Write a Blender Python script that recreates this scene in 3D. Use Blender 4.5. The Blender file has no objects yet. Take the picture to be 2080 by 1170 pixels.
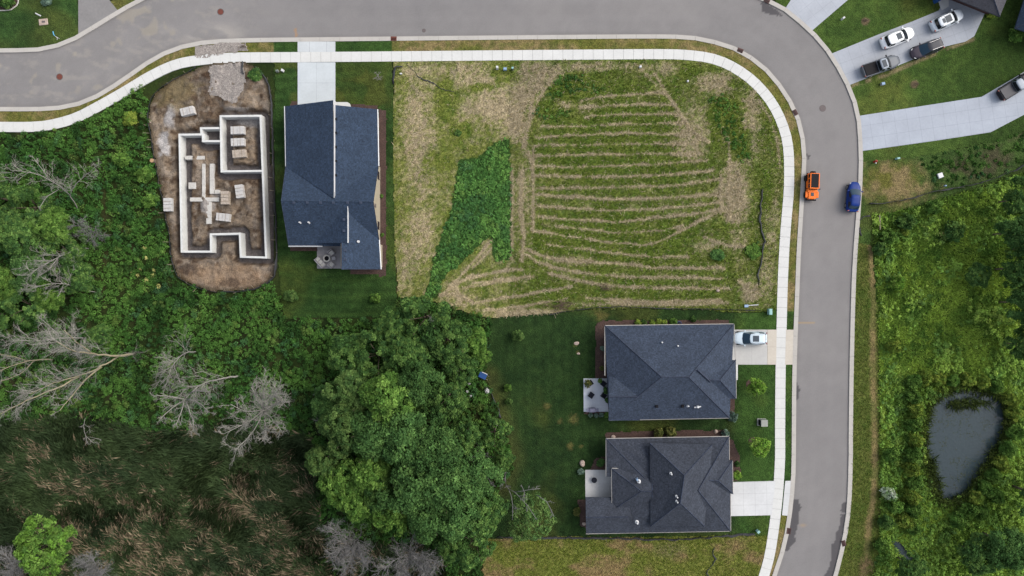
import bpy, math, random
import numpy as np
# ---------------------------------------------------------------- camera, sky, sun, exposure
scene = bpy.context.scene
col = scene.collection
H = 102.7                       # flying height of the camera in metres
PX = 13.5                       # photo pixels per metre on the ground
cam_d = bpy.data.cameras.new("camera"); cam = bpy.data.objects.new("camera", cam_d); col.objects.link(cam)
cam.location = (0, 0, H); cam.rotation_euler = (0, 0, 0)
cam_d.sensor_width = 36.0; cam_d.lens = 36.0 * H / (2080 / PX); cam_d.clip_start = 1.0; cam_d.clip_end = 4000
scene.camera = cam
SUN_EL, SUN_AZ = math.radians(42), math.radians(68)
world = bpy.data.worlds.new("World"); scene.world = world; world.use_nodes = True
wn = world.node_tree; wn.nodes.clear()
sky = wn.nodes.new("ShaderNodeTexSky"); sky.sky_type = 'NISHITA'; sky.sun_disc = False
sky.sun_elevation = SUN_EL; sky.sun_rotation = SUN_AZ; sky.dust_density = 3.0; sky.ozone_density = 0.6
bg = wn.nodes.new("ShaderNodeBackground"); bg.inputs[1].default_value = 0.13
wo = wn.nodes.new("ShaderNodeOutputWorld")
hs = wn.nodes.new("ShaderNodeHueSaturation"); hs.inputs["Saturation"].default_value = 0.45
wn.links.new(sky.outputs[0], hs.inputs["Color"]); wn.links.new(hs.outputs[0], bg.inputs[0]); wn.links.new(bg.outputs[0], wo.inputs[0])
sun_d = bpy.data.lights.new("sun", 'SUN'); sun_d.energy = 1.1; sun_d.angle = math.radians(42); sun_d.color = (1.0, 0.91, 0.79)
sun = bpy.data.objects.new("sun", sun_d); col.objects.link(sun)
sun.rotation_euler = (0, math.radians(90) - SUN_EL, math.radians(90) - SUN_AZ)
scene.view_settings.view_transform = 'Standard'; scene.view_settings.look = 'None'
scene.view_settings.exposure = 1.2; scene.view_settings.gamma = 1.0
scene.render.engine = 'CYCLES'
scene.cycles.max_bounces = 5; scene.cycles.diffuse_bounces = 3; scene.cycles.transparent_max_bounces = 4

# ---------------------------------------------------------------- helpers
E = 2.0
rng = np.random.default_rng(7)
def lin(v):
    v = np.asarray(v, float) / 255.0
    return np.where(v <= 0.04045, v / 12.92, ((v + 0.055) / 1.055) ** 2.4)
def C(r, g, b, k=1.0): return np.minimum(lin((r, g, b)) / E * k, 0.85)
def W(px, py): return ((px - 1040) / PX, (585 - py) / PX)
def P(px, py, z=0.0):
    f = (H - z) / H / PX
    return ((px - 1040) * f, (585 - py) * f, z)
def desat(c, k): c = np.asarray(c, float); return c + (c @ np.array((.3, .6, .1)))[..., None] * k - c * k
def mix(a, b, t): return np.asarray(a) + (np.asarray(b) - np.asarray(a)) * np.clip(t, 0, 1)[:, None]
def sstep(a, b, x):
    t = np.clip((x - a) / (b - a), 0, 1); return t * t * (3 - 2 * t)
def _h(ix, iy, s):
    n = (ix.astype(np.int64) * 374761393 + iy.astype(np.int64) * 668265263 + s * 2147483647) & 0xffffffff
    n = ((n ^ (n >> 13)) * 1274126177) & 0xffffffff
    n = ((n ^ (n >> 16)) * 2246822519) & 0xffffffff
    return ((n ^ (n >> 15)) & 0xffffff) / float(0xffffff)
def vnoise(x, y, s=0):
    x = np.asarray(x, float); y = np.asarray(y, float)
    xi = np.floor(x); yi = np.floor(y); fx = x - xi; fy = y - yi
    fx = fx * fx * (3 - 2 * fx); fy = fy * fy * (3 - 2 * fy)
    a = _h(xi, yi, s); b = _h(xi + 1, yi, s); c = _h(xi, yi + 1, s); d = _h(xi + 1, yi + 1, s)
    return (a * (1 - fx) + b * fx) * (1 - fy) + (c * (1 - fx) + d * fx) * fy
def fbm(px, py, size, octv=4, s=0):
    t = 0; a = 0.5; w = 0
    for i in range(octv):
        t = t + a * vnoise(px / size + 17.3 * i, py / size - 9.1 * i, s + i); w += a; a *= 0.55; size *= 0.5
    return t / w
def inpoly(px, py, poly):
    px = np.asarray(px, float); py = np.asarray(py, float)
    r = np.zeros(px.shape, bool); n = len(poly)
    for i in range(n):
        x1, y1 = poly[i]; x2, y2 = poly[(i + 1) % n]
        if y1 == y2: continue
        c = ((y1 > py) != (y2 > py)) & (px < (x2 - x1) * (py - y1) / (y2 - y1) + x1)
        r ^= c
    return r
def dist_line(px, py, pts):
    d = np.full(np.shape(px), 1e9)
    for (x1, y1), (x2, y2) in zip(pts[:-1], pts[1:]):
        dx, dy = x2 - x1, y2 - y1; L = dx * dx + dy * dy + 1e-9
        t = np.clip(((px - x1) * dx + (py - y1) * dy) / L, 0, 1)
        d = np.minimum(d, np.hypot(px - x1 - t * dx, py - y1 - t * dy))
    return d
def smooth(pts, step=12.0):
    pts = [np.array(p, float) for p in pts]
    p = [2 * pts[0] - pts[1]] + pts + [2 * pts[-1] - pts[-2]]
    out = []
    for i in range(1, len(p) - 2):
        n = max(1, int(np.linalg.norm(p[i + 1] - p[i]) / step))
        for k in range(n):
            t = k / n
            out.append(0.5 * ((2 * p[i]) + (-p[i - 1] + p[i + 1]) * t + (2 * p[i - 1] - 5 * p[i] + 4 * p[i + 1] - p[i + 2]) * t * t
                              + (-p[i - 1] + 3 * p[i] - 3 * p[i + 1] + p[i + 2]) * t ** 3))
    out.append(pts[-1])
    return [tuple(q) for q in out]
def resample(pts, step):
    a = np.array(pts, float); d = np.r_[0, np.cumsum(np.linalg.norm(np.diff(a, axis=0), axis=1))]
    n = max(2, int(round(d[-1] / step)) + 1); s = np.linspace(0, d[-1], n)
    return np.stack([np.interp(s, d, a[:, i]) for i in range(a.shape[1])], 1)
def offset(pts, w):
    a = np.array(pts, float); t = np.gradient(a, axis=0); t /= np.linalg.norm(t, axis=1)[:, None] + 1e-9
    return a + np.stack([-t[:, 1], t[:, 0]], 1) * w

def tag(o, label=None, cat=None, group=None, kind=None):
    if label: o["label"] = label
    if cat: o["category"] = cat
    if group: o["group"] = group
    if kind: o["kind"] = kind
    return o
def thing(name, label, cat, loc=(0, 0, 0), rz=0.0, group=None):
    o = bpy.data.objects.new(name, None); col.objects.link(o); o.empty_display_size = 0.3
    o.location = loc; o.rotation_euler = (0, 0, rz)
    return tag(o, label, cat, group)
def mesh_np(name, v, faces, mat, parent=None, smooth_=False, colr=None, origin=None):
    """v (n,3); faces: (m,k) array or list of tuples"""
    v = np.asarray(v, np.float32)
    if origin is not None: v = v - np.asarray(origin, np.float32)
    me = bpy.data.meshes.new(name)
    if isinstance(faces, np.ndarray):
        m, k = faces.shape; flat = faces.ravel().astype(np.int32); starts = np.arange(m, dtype=np.int32) * k
    else:
        ln = [len(f) for f in faces]; flat = np.array([i for f in faces for i in f], np.int32)
        starts = np.r_[0, np.cumsum(ln)[:-1]].astype(np.int32); m = len(faces)
    me.vertices.add(len(v)); me.vertices.foreach_set("co", v.ravel())
    me.loops.add(len(flat)); me.loops.foreach_set("vertex_index", flat)
    me.polygons.add(m); me.polygons.foreach_set("loop_start", starts)
    me.update(calc_edges=True)
    if colr is not None:
        at = me.attributes.new("Col", 'FLOAT_COLOR', 'POINT')
        c4 = np.ones((len(v), 4), np.float32); c4[:, :3] = colr; at.data.foreach_set("color", c4.ravel())
    me.polygons.foreach_set("use_smooth", np.full(m, bool(smooth_)))
    me.materials.append(mat)
    o = bpy.data.objects.new(name, me); col.objects.link(o)
    if parent is not None: o.parent = parent
    return o
class MB:
    def __init__(s): s.v = []; s.f = []
    def add(s, v, f):
        b = len(s.v); s.v += [tuple(map(float, p)) for p in v]; s.f += [tuple(b + i for i in q) for q in f]; return s
    def box(s, c, d, rz=0.0, taper=1.0, ry=0.0):
        x, y, z = d[0] / 2, d[1] / 2, d[2] / 2; cs, sn = math.cos(rz), math.sin(rz); cy, sy = math.cos(ry), math.sin(ry)
        vs = []
        for k, t in ((-z, 1.0), (z, taper)):
            for a, b in ((-x, -y), (x, -y), (x, y), (-x, y)):
                a *= t; b *= t; a2 = a * cy + k * sy; k2 = -a * sy + k * cy
                vs.append((c[0] + a2 * cs - b * sn, c[1] + a2 * sn + b * cs, c[2] + k2))
        return s.add(vs, [(3, 2, 1, 0), (4, 5, 6, 7), (0, 1, 5, 4), (1, 2, 6, 5), (2, 3, 7, 6), (3, 0, 4, 7)])
    def cyl(s, c, r, h, n=16, r2=None, axis='z'):
        r2 = r if r2 is None else r2; vs = []
        for k, q in ((0, r), (h, r2)):
            for i in range(n):
                a = 2 * math.pi * i / n; p = (q * math.cos(a), q * math.sin(a), k)
                if axis == 'y': p = (p[0], p[2] - h / 2, p[1])
                if axis == 'x': p = (p[2] - h / 2, p[0], p[1])
                vs.append((c[0] + p[0], c[1] + p[1], c[2] + p[2]))
        return s.add(vs, [tuple(range(n - 1, -1, -1)), tuple(range(n, 2 * n))] + [(i, (i + 1) % n, n + (i + 1) % n, n + i) for i in range(n)])
    def prism(s, poly, z0, z1):
        n = len(poly); z1 = z1 if hasattr(z1, '__len__') else [z1] * n
        a = sum(poly[i][0] * poly[(i + 1) % n][1] - poly[(i + 1) % n][0] * poly[i][1] for i in range(n))
        if a < 0: poly = poly[::-1]; z1 = list(z1)[::-1]
        return s.add([(x, y, z0) for x, y in poly] + [(p[0], p[1], z) for p, z in zip(poly, z1)],
                     [tuple(range(n - 1, -1, -1)), tuple(range(n, 2 * n))] + [(i, (i + 1) % n, n + (i + 1) % n, n + i) for i in range(n)])
    def slab(s, pts, th):
        """pts: 3d polygon; thickness straight down"""
        n = len(pts)
        a = sum(pts[i][0] * pts[(i + 1) % n][1] - pts[(i + 1) % n][0] * pts[i][1] for i in range(n))
        if a < 0: pts = pts[::-1]
        return s.add(list(pts) + [(x, y, z - th) for x, y, z in pts],
                     [tuple(range(n)), tuple(range(2 * n - 1, n - 1, -1))] + [(i, n + i, n + (i + 1) % n, (i + 1) % n) for i in range(n)])
    def tube(s, pts, r, n=6, r2=None):
        pts = [np.array(p, float) for p in pts]; r2 = r if r2 is None else r2; vs = []; m = len(pts)
        for i, p in enumerate(pts):
            t = pts[min(i + 1, m - 1)] - pts[max(i - 1, 0)]; t /= np.linalg.norm(t) + 1e-9
            u = np.cross(t, (0, 0, 1) if abs(t[2]) < 0.9 else (1, 0, 0)); u /= np.linalg.norm(u); w = np.cross(t, u)
            q = r + (r2 - r) * i / max(1, m - 1)
            vs += [p + q * (math.cos(2 * math.pi * k / n) * u + math.sin(2 * math.pi * k / n) * w) for k in range(n)]
        f = [(i * n + k, i * n + (k + 1) % n, (i + 1) * n + (k + 1) % n, (i + 1) * n + k) for i in range(m - 1) for k in range(n)]
        return s.add(vs, f + [tuple(range(n - 1, -1, -1)), tuple(range((m - 1) * n, m * n))])
    def build(s, name, mat, parent=None, smooth_=False, origin=None, bevel=0.0):
        o = mesh_np(name, np.array(s.v), s.f, mat, parent, smooth_, None, origin)
        if bevel:
            b = o.modifiers.new("bevel", 'BEVEL'); b.width = bevel; b.segments = 2; b.limit_method = 'ANGLE'
        return o
def dup(root, loc, rz=0.0, sc=None, label=None, group=None):
    r = root.copy(); col.objects.link(r); r.location = loc; r.rotation_euler = (0, 0, rz)
    if sc is not None: r.scale = sc if hasattr(sc, '__len__') else (sc, sc, sc)
    if label: r["label"] = label
    if group: r["group"] = group
    for ch in list(root.children):
        c = ch.copy(); col.objects.link(c); c.parent = r
        for g in list(ch.children):
            d = g.copy(); col.objects.link(d); d.parent = c
    return r

# ---------------------------------------------------------------- materials
def nodes(name):
    m = bpy.data.materials.new(name); m.use_nodes = True; nt = m.node_tree
    return m, nt, nt.nodes["Principled BSDF"]
def N(nt, t, **kw):
    n = nt.nodes.new(t)
    for k, v in kw.items(): setattr(n, k, v)
    return n
def noise_fac(nt, scale, detail=3, lo=0.0, hi=2.0):
    g = N(nt, "ShaderNodeNewGeometry"); t = N(nt, "ShaderNodeTexNoise"); t.inputs["Scale"].default_value = scale; t.inputs["Detail"].default_value = detail
    nt.links.new(g.outputs["Position"], t.inputs["Vector"])
    r = N(nt, "ShaderNodeMapRange"); r.inputs[1].default_value = 0.25; r.inputs[2].default_value = 0.75; r.inputs[3].default_value = lo; r.inputs[4].default_value = hi
    nt.links.new(t.outputs["Fac"], r.inputs[0]); return r.outputs[0]
def mul(nt, a, b):
    m = N(nt, "ShaderNodeMath", operation='MULTIPLY')
    for i, x in enumerate((a, b)):
        if hasattr(x, "links"): nt.links.new(x, m.inputs[i])
        else: m.inputs[i].default_value = x
    return m.outputs[0]
def scalecol(nt, c, f):
    v = N(nt, "ShaderNodeVectorMath", operation='SCALE')
    if hasattr(c, "links"): nt.links.new(c, v.inputs[0])
    else: v.inputs[0].default_value = tuple(c)
    nt.links.new(f, v.inputs["Scale"]); return v.outputs[0]
def pm(name, c, rough=0.85, metal=0.0, n1=None, n2=None, bump=0.0, spec=0.3, coat=0.0):
    """plain procedural material: colour modulated by up to two noises (scale, amount)"""
    m, nt, b = nodes(name)
    b.inputs["Roughness"].default_value = rough; b.inputs["Metallic"].default_value = metal
    b.inputs["Specular IOR Level"].default_value = spec; b.inputs["Coat Weight"].default_value = coat
    f = None
    for nz in (n1, n2):
        if nz:
            k = noise_fac(nt, nz[0], 3, 1 - nz[1], 1 + nz[1]); f = k if f is None else mul(nt, f, k)
    if f is None: b.inputs["Base Color"].default_value = (*c, 1)
    else: nt.links.new(scalecol(nt, c, f), b.inputs["Base Color"])
    if bump and n1:
        bp = N(nt, "ShaderNodeBump"); bp.inputs["Strength"].default_value = bump; bp.inputs["Distance"].default_value = 0.05
        nt.links.new(noise_fac(nt, n1[0] * 1.7), bp.inputs["Height"]); nt.links.new(bp.outputs[0], b.inputs["Normal"])
    return m
def vm(name, n1=(3.0, 0.35), n2=(9.0, 0.3), rough=0.95, bump=0.4):
    """surface whose colours were laid out per patch of ground (attribute Col) with fine noise on top"""
    m, nt, b = nodes(name); b.inputs["Roughness"].default_value = rough; b.inputs["Specular IOR Level"].default_value = 0.1
    a = N(nt, "ShaderNodeAttribute", attribute_name="Col")
    f = mul(nt, noise_fac(nt, n1[0], 3, 1 - n1[1], 1 + n1[1]), noise_fac(nt, n2[0], 2, 1 - n2[1], 1 + n2[1]))
    nt.links.new(scalecol(nt, a.outputs["Color"], f), b.inputs["Base Color"])
    bp = N(nt, "ShaderNodeBump"); bp.inputs["Strength"].default_value = bump; bp.inputs["Distance"].default_value = 0.08
    nt.links.new(noise_fac(nt, n2[0]), bp.inputs["Height"]); nt.links.new(bp.outputs[0], b.inputs["Normal"])
    return m
def leafmat(name, trans=0.3, var=0.12):
    m, nt, b = nodes(name); nt.nodes.remove(b); out = nt.nodes["Material Output"]
    a = N(nt, "ShaderNodeAttribute", attribute_name="Col"); oi = N(nt, "ShaderNodeObjectInfo")
    r = N(nt, "ShaderNodeMapRange"); r.inputs[3].default_value = 1 - var; r.inputs[4].default_value = 1 + var; nt.links.new(oi.outputs["Random"], r.inputs[0])
    c = scalecol(nt, a.outputs["Color"], r.outputs[0])
    d = N(nt, "ShaderNodeBsdfDiffuse"); t = N(nt, "ShaderNodeBsdfTranslucent"); mx = N(nt, "ShaderNodeMixShader"); mx.inputs[0].default_value = trans
    nt.links.new(c, d.inputs[0]); nt.links.new(c, t.inputs[0]); nt.links.new(d.outputs[0], mx.inputs[1]); nt.links.new(t.outputs[0], mx.inputs[2])
    nt.links.new(mx.outputs[0], out.inputs[0]); return m
def concrete(name, c, jx=1.5, jy=1.5, ang=0.0, ox=0.0, oy=0.0, dark=0.72, wid=0.05, blotch=0.08):
    m, nt, b = nodes(name); b.inputs["Roughness"].default_value = 0.9; b.inputs["Specular IOR Level"].default_value = 0.2
    g = N(nt, "ShaderNodeNewGeometry"); mp = N(nt, "ShaderNodeMapping"); mp.vector_type = 'TEXTURE'
    mp.inputs["Location"].default_value = (ox, oy, 0); mp.inputs["Rotation"].default_value = (0, 0, ang)
    nt.links.new(g.outputs["Position"], mp.inputs[0])
    s = N(nt, "ShaderNodeSeparateXYZ"); nt.links.new(mp.outputs[0], s.inputs[0])
    f = mul(nt, noise_fac(nt, 0.35, 4, 1 - blotch, 1 + blotch), noise_fac(nt, 4.0, 4, 0.95, 1.05))
    for k, j in ((0, jx), (1, jy)):
        if not j: continue
        md = N(nt, "ShaderNodeMath", operation='PINGPONG'); md.inputs[1].default_value = j / 2; nt.links.new(s.outputs[k], md.inputs[0])
        r = N(nt, "ShaderNodeMapRange"); r.inputs[1].default_value = wid * 0.5; r.inputs[2].default_value = wid; r.inputs[3].default_value = dark; r.inputs[4].default_value = 1.0
        nt.links.new(md.outputs[0], r.inputs[0]); f = mul(nt, f, r.outputs[0])
    nt.links.new(scalecol(nt, c, f), b.inputs["Base Color"]); return m
def shingles(name, c):
    m, nt, b = nodes(name); b.inputs["Roughness"].default_value = 0.9; b.inputs["Specular IOR Level"].default_value = 0.2
    f = mul(nt, noise_fac(nt, 8.0, 2, 0.62, 1.38), noise_fac(nt, 0.5, 3, 0.88, 1.12))
    w = N(nt, "ShaderNodeTexWhiteNoise"); w.noise_dimensions = '3D'
    g = N(nt, "ShaderNodeNewGeometry"); sn = N(nt, "ShaderNodeVectorMath", operation='SNAP'); sn.inputs[1].default_value = (0.22, 0.22, 0.1)
    nt.links.new(g.outputs["Position"], sn.inputs[0]); nt.links.new(sn.outputs[0], w.inputs["Vector"])
    r = N(nt, "ShaderNodeMapRange"); r.inputs[3].default_value = 0.74; r.inputs[4].default_value = 1.26; nt.links.new(w.outputs["Value"], r.inputs[0])
    f = mul(nt, f, r.outputs[0])
    nt.links.new(scalecol(nt, c, f), b.inputs["Base Color"]); return m

M = {}
M['soil'] = vm('vegetated_ground'); M['lawn'] = vm('lawn_turf', (1.3, 0.26), (6.0, 0.42), bump=0.6); M['field'] = vm('mown_field', (2.0, 0.3), (6.0, 0.5), bump=0.7)
M['dirt'] = vm('bare_earth', (2.0, 0.22), (6.0, 0.28), bump=0.6)
M['road'] = vm('asphalt', (5.0, 0.05), (20.0, 0.08), rough=0.85, bump=0.1)
M['gravel'] = pm('crushed_stone', C(176, 168, 162), 0.95, n1=(6.0, 0.55), n2=(2.0, 0.2), bump=0.8)
M['mulch'] = pm('bark_mulch', C(92, 72, 66), 0.95, n1=(7.0, 0.45), n2=(1.0, 0.2), bump=0.6)
M['kerb'] = concrete('kerb_concrete', C(208, 204, 198), 0, 0, blotch=0.07)
M['walk'] = pm('sidewalk_concrete', C(238, 239, 237), 0.9, n1=(0.4, 0.05), n2=(5.0, 0.05))
M['joint'] = pm('joint_filler', C(150, 148, 145), 0.9)
M['white'] = pm('white_paint', C(240, 242, 245), 0.5, n1=(1.0, 0.03))
M['siding'] = pm('beige_siding', C(190, 180, 160), 0.7, n1=(0.8, 0.05))
M['stone'] = pm('pale_wall_stone', C(150, 145, 140), 0.8, n1=(3.0, 0.2))
M['roof_blue'] = shingles('slate_blue_shingles', C(55, 71, 93))
M['roof_grey'] = shingles('charcoal_grey_shingles', C(64, 75, 93))
M['roof_char'] = shingles('weathered_charcoal_shingles', C(66, 72, 84))
M['roofcap'] = shingles('ridge_cap_shingles', C(64, 72, 90))
M['glass'] = pm('dark_glass', (0.01, 0.013, 0.016), 0.08, spec=0.3)
M['glassb'] = pm('blue_tinted_glass', (0.012, 0.03, 0.05), 0.08, spec=0.3)
M['glassg'] = pm('grey_sunroof_glass', C(82, 92, 102), 0.3, spec=0.12)
M['black'] = pm('black_plastic', (0.006, 0.006, 0.008), 0.6, n1=(6, 0.2), spec=0.1)
M['rubber'] = pm('tyre_rubber', (0.008, 0.008, 0.008), 0.8, n1=(6, 0.2))
M['alloy'] = pm('alloy_metal', (0.4, 0.4, 0.42), 0.3, 0.9)
M['lamp_glass'] = pm('headlight_lens', (0.28, 0.3, 0.33), 0.2, spec=0.3)
M['tail'] = pm('red_tail_lens', (0.18, 0.01, 0.01), 0.2, spec=0.6)
def paint(n, c, metal=0.2): return pm(n, c, 0.38, metal * 0.3, n1=(0.8, 0.04), spec=0.13, coat=0.0)
M['p_white'] = paint('white_car_paint', (0.72, 0.73, 0.74), 0.0); M['p_silver'] = paint('silver_car_paint', (0.42, 0.45, 0.48), 0.3)
M['p_ice'] = paint('pale_silver_car_paint', (0.5, 0.54, 0.58), 0.2); M['p_dark'] = paint('graphite_car_paint', (0.035, 0.037, 0.045), 0.3)
M['p_plum'] = paint('dark_plum_car_paint', (0.045, 0.038, 0.05), 0.4); M['p_blue'] = paint('deep_blue_car_paint', (0.006, 0.025, 0.14), 0.0); M['p_pale'] = paint('pale_silver_blue_car_paint', (0.44, 0.52, 0.58), 0.0)
M['p_orange'] = paint('orange_car_paint', (0.62, 0.13, 0.015), 0.0); M['p_black'] = paint('black_car_paint', (0.012, 0.012, 0.016), 0.2)
M['p_grey'] = paint('grey_truck_paint', (0.085, 0.095, 0.11), 0.3); M['p_mid'] = paint('mid_grey_car_paint', (0.26, 0.29, 0.33), 0.0)
M['rust'] = pm('rusted_iron', C(125, 70, 58), 0.8, n1=(8, 0.3)); M['rustd'] = pm('dark_rusted_iron', C(95, 68, 65), 0.8, n1=(8, 0.3))
M['iron'] = pm('cast_iron', C(115, 105, 105), 0.7, n1=(9, 0.3))
M['fwall'] = pm('poured_concrete', C(240, 242, 240), 0.85, n1=(0.7, 0.08), n2=(3.0, 0.08))
M['foot'] = pm('footing_concrete', C(222, 219, 213), 0.9, n1=(2.0, 0.16), n2=(6.0, 0.12))
M['blocks'] = pm('white_wrapped_blocks', C(226, 224, 222), 0.7, n1=(2.5, 0.1), n2=(8.0, 0.12))
M['blocksb'] = pm('buff_blocks', C(205, 192, 178), 0.8, n1=(4.0, 0.3), n2=(9.0, 0.15))
M['wood'] = pm('pallet_wood', C(150, 128, 100), 0.85, n1=(3.0, 0.2)); M['fabric'] = pm('black_silt_fabric', C(66, 68, 72), 0.9, n1=(2.0, 0.35))
M['stake'] = pm('weathered_stake', C(160, 148, 130), 0.9, n1=(4, 0.2))
M['boulder'] = pm('pale_boulder', C(205, 185, 172), 0.9, n1=(3, 0.15), bump=0.5)
M['teal'] = pm('pale_teal_enamel', C(170, 218, 215), 0.5); M['utgreen'] = pm('grey_green_enamel', C(125, 138, 132), 0.5); M['pad'] = pm('pad_concrete', C(175, 178, 172), 0.9, n1=(4, 0.1))
M['bluetarp'] = pm('blue_plastic', C(40, 85, 150), 0.5); M['palebl'] = pm('pale_blue_paint', C(165, 195, 230), 0.6); M['sky'] = pm('light_blue_cord', C(110, 190, 230), 0.6)
M['red'] = pm('red_paint', C(190, 60, 50), 0.5); M['wick'] = pm('grey_wicker', C(185, 182, 186), 0.9, n1=(9, 0.25)); M['navy'] = pm('navy_sling_fabric', C(28, 32, 48), 0.8, n1=(8, 0.2))
M['cover'] = pm('lilac_grey_grill_cover', C(150, 150, 172), 0.7, n1=(4, 0.1)); M['pot'] = pm('dark_pot', C(60, 50, 48), 0.7)
M['bark'] = pm('grey_bark', C(112, 100, 86, 1.2), 0.95, n1=(3, 0.25)); M['dead'] = pm('bleached_dead_wood', C(152, 150, 143, 1.15), 0.95, n1=(1.5, 0.18))
M['deadg'] = pm('grey_dead_twigs', C(122, 121, 121, 1.2), 0.95, n1=(1.5, 0.2)); M['deady'] = pm('lichened_dead_wood', C(160, 152, 126, 1.15), 0.95, n1=(1.5, 0.2))
M['ventbox'] = pm('roof_vent_metal', C(72, 82, 102), 0.6, n1=(8, 0.1), spec=0.15)
M['stump'] = pm('cut_wood', C(200, 165, 125), 0.9, n1=(8, 0.12)); M['brush'] = pm('brown_brushwood', C(110, 92, 80), 0.95, n1=(3, 0.25))
M['leaf'] = leafmat('leaves'); M['blade'] = leafmat('grass_blades', 0.25, 0.0)
m, nt, b = nodes('pond_water'); b.inputs["Base Color"].default_value = (*C(64, 78, 84), 1); b.inputs["Roughness"].default_value = 0.12; b.inputs["IOR"].default_value = 1.33
bp = N(nt, "ShaderNodeBump"); bp.inputs["Strength"].default_value = 0.15; bp.inputs["Distance"].default_value = 0.03
nt.links.new(noise_fac(nt, 3.0), bp.inputs["Height"]); nt.links.new(bp.outputs[0], b.inputs["Normal"]); M['water'] = m

# ---------------------------------------------------------------- plan lines (photo pixels on the ground)
KO = smooth([(-320, 103), (-100, 103), (0, 103), (60, 102), (100, 98), (150, 80), (200, 50), (250, 20), (290, -2), (350, -18), (450, -27), (900, -30), (1350, -31), (1470, -25),
             (1560, 2), (1593, 19), (1624, 44), (1648, 65), (1686, 110), (1706, 144), (1724, 178), (1737, 213), (1743, 238), (1747, 290), (1748, 328), (1747, 367), (1742, 444),
             (1737, 508), (1733, 587), (1730.5, 683), (1728.5, 785), (1727.5, 877), (1727, 947), (1724, 1024), (1718, 1075), (1709, 1119), (1696, 1170), (1660, 1280), (1600, 1420)])
KI = smooth([(-320, 222), (-100, 222), (0, 222), (77, 222), (123, 219), (164, 210), (205, 192), (256, 159), (308, 123), (346, 104), (385, 92), (436, 85), (520, 82), (605, 81), (800, 79),
             (1000, 77), (1240, 75), (1368, 75), (1419, 79), (1458, 88), (1496, 101), (1535, 125), (1568, 155), (1599, 198), (1617, 233), (1628, 270), (1633, 316), (1632, 350), (1629, 393),
             (1626, 444), (1622, 508), (1619, 587), (1616, 660), (1613.5, 740), (1612.5, 800), (1612, 877), (1611, 960), (1606, 1024), (1598, 1080), (1587, 1126), (1572, 1170), (1535, 1280), (1470, 1420)])
SW = smooth([(-320, 258), (-100, 258), (0, 258), (64, 258), (103, 254), (154, 240), (205, 214), (256, 185), (308, 154), (359, 131), (410, 122), (461, 118), (520, 117), (605, 116.5), (800, 115), (1000, 113),
             (1240, 111), (1342, 110.5), (1394, 112), (1445, 119), (1484, 134), (1522, 159), (1553, 190), (1576, 224), (1593, 265), (1601, 304), (1602.5, 360), (1601, 400), (1597, 444), (1592.5, 508),
             (1589, 587), (1587, 670), (1585, 759), (1584, 877), (1584, 930), (1580, 998), (1573, 1062), (1563, 1126), (1551, 1170), (1515, 1280), (1450, 1420)])
SITE = [(398, 140), (350, 163), (318, 188), (305, 215), (303, 245), (312, 300), (320, 350), (335, 420), (345, 480), (350, 530), (362, 560), (390, 578), (430, 590), (480, 591), (520, 586), (548, 572),
        (560, 548), (562, 480), (558, 400), (555, 300), (553, 230), (550, 190), (540, 160), (520, 140), (497, 126), (440, 128)]
POND = smooth([(1888, 830), (1902, 805), (1935, 792), (1975, 788), (2010, 795), (2040, 815), (2050, 850), (2038, 890), (2015, 930), (1985, 975), (1962, 1005), (1935, 1020), (1910, 1015), (1890, 985), (1879, 930), (1880, 870), (1888, 830)], 20)
POOL = [(1808, 1098), (1822, 1094), (1838, 1112), (1858, 1132), (1850, 1142), (1830, 1130)]

def grid(name, poly, z0, colfn, mat, res=2.7, hfn=None, ragged=1.6, kind='structure', label=None, holes=()):
    xs = [p[0] for p in poly]; ys = [p[1] for p in poly]
    gx = np.arange(min(xs) - res, max(xs) + 2 * res, res); gy = np.arange(min(ys) - res, max(ys) + 2 * res, res)
    X, Y = np.meshgrid(gx, gy); nx, ny = len(gx), len(gy)
    cx = (X[:-1, :-1] + res / 2).ravel(); cy = (Y[:-1, :-1] + res / 2).ravel()
    jx = (fbm(cx, cy, 9, 3, 91) - 0.5) * 2 * ragged * 2; jy = (fbm(cx, cy, 9, 3, 55) - 0.5) * 2 * ragged * 2
    keep = inpoly(cx + jx, cy + jy, poly)
    for h in holes: keep &= ~inpoly(cx, cy, h)
    i = np.arange(nx * ny).reshape(ny, nx)
    q = np.stack([i[1:, :-1].ravel(), i[1:, 1:].ravel(), i[:-1, 1:].ravel(), i[:-1, :-1].ravel()], 1)[keep]
    used = np.unique(q); rm = np.full(nx * ny, -1); rm[used] = np.arange(len(used)); q = rm[q]
    px = X.ravel()[used]; py = Y.ravel()[used]
    z = np.full(px.shape, z0) + (hfn(px, py) if hfn else 0)
    v = np.stack([(px - 1040) / PX, (585 - py) / PX, z], 1)
    o = mesh_np(name, v, q, mat, None, True, np.clip(colfn(px, py), 0, 0.85))
    return tag(o, label, None, None, kind)

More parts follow.
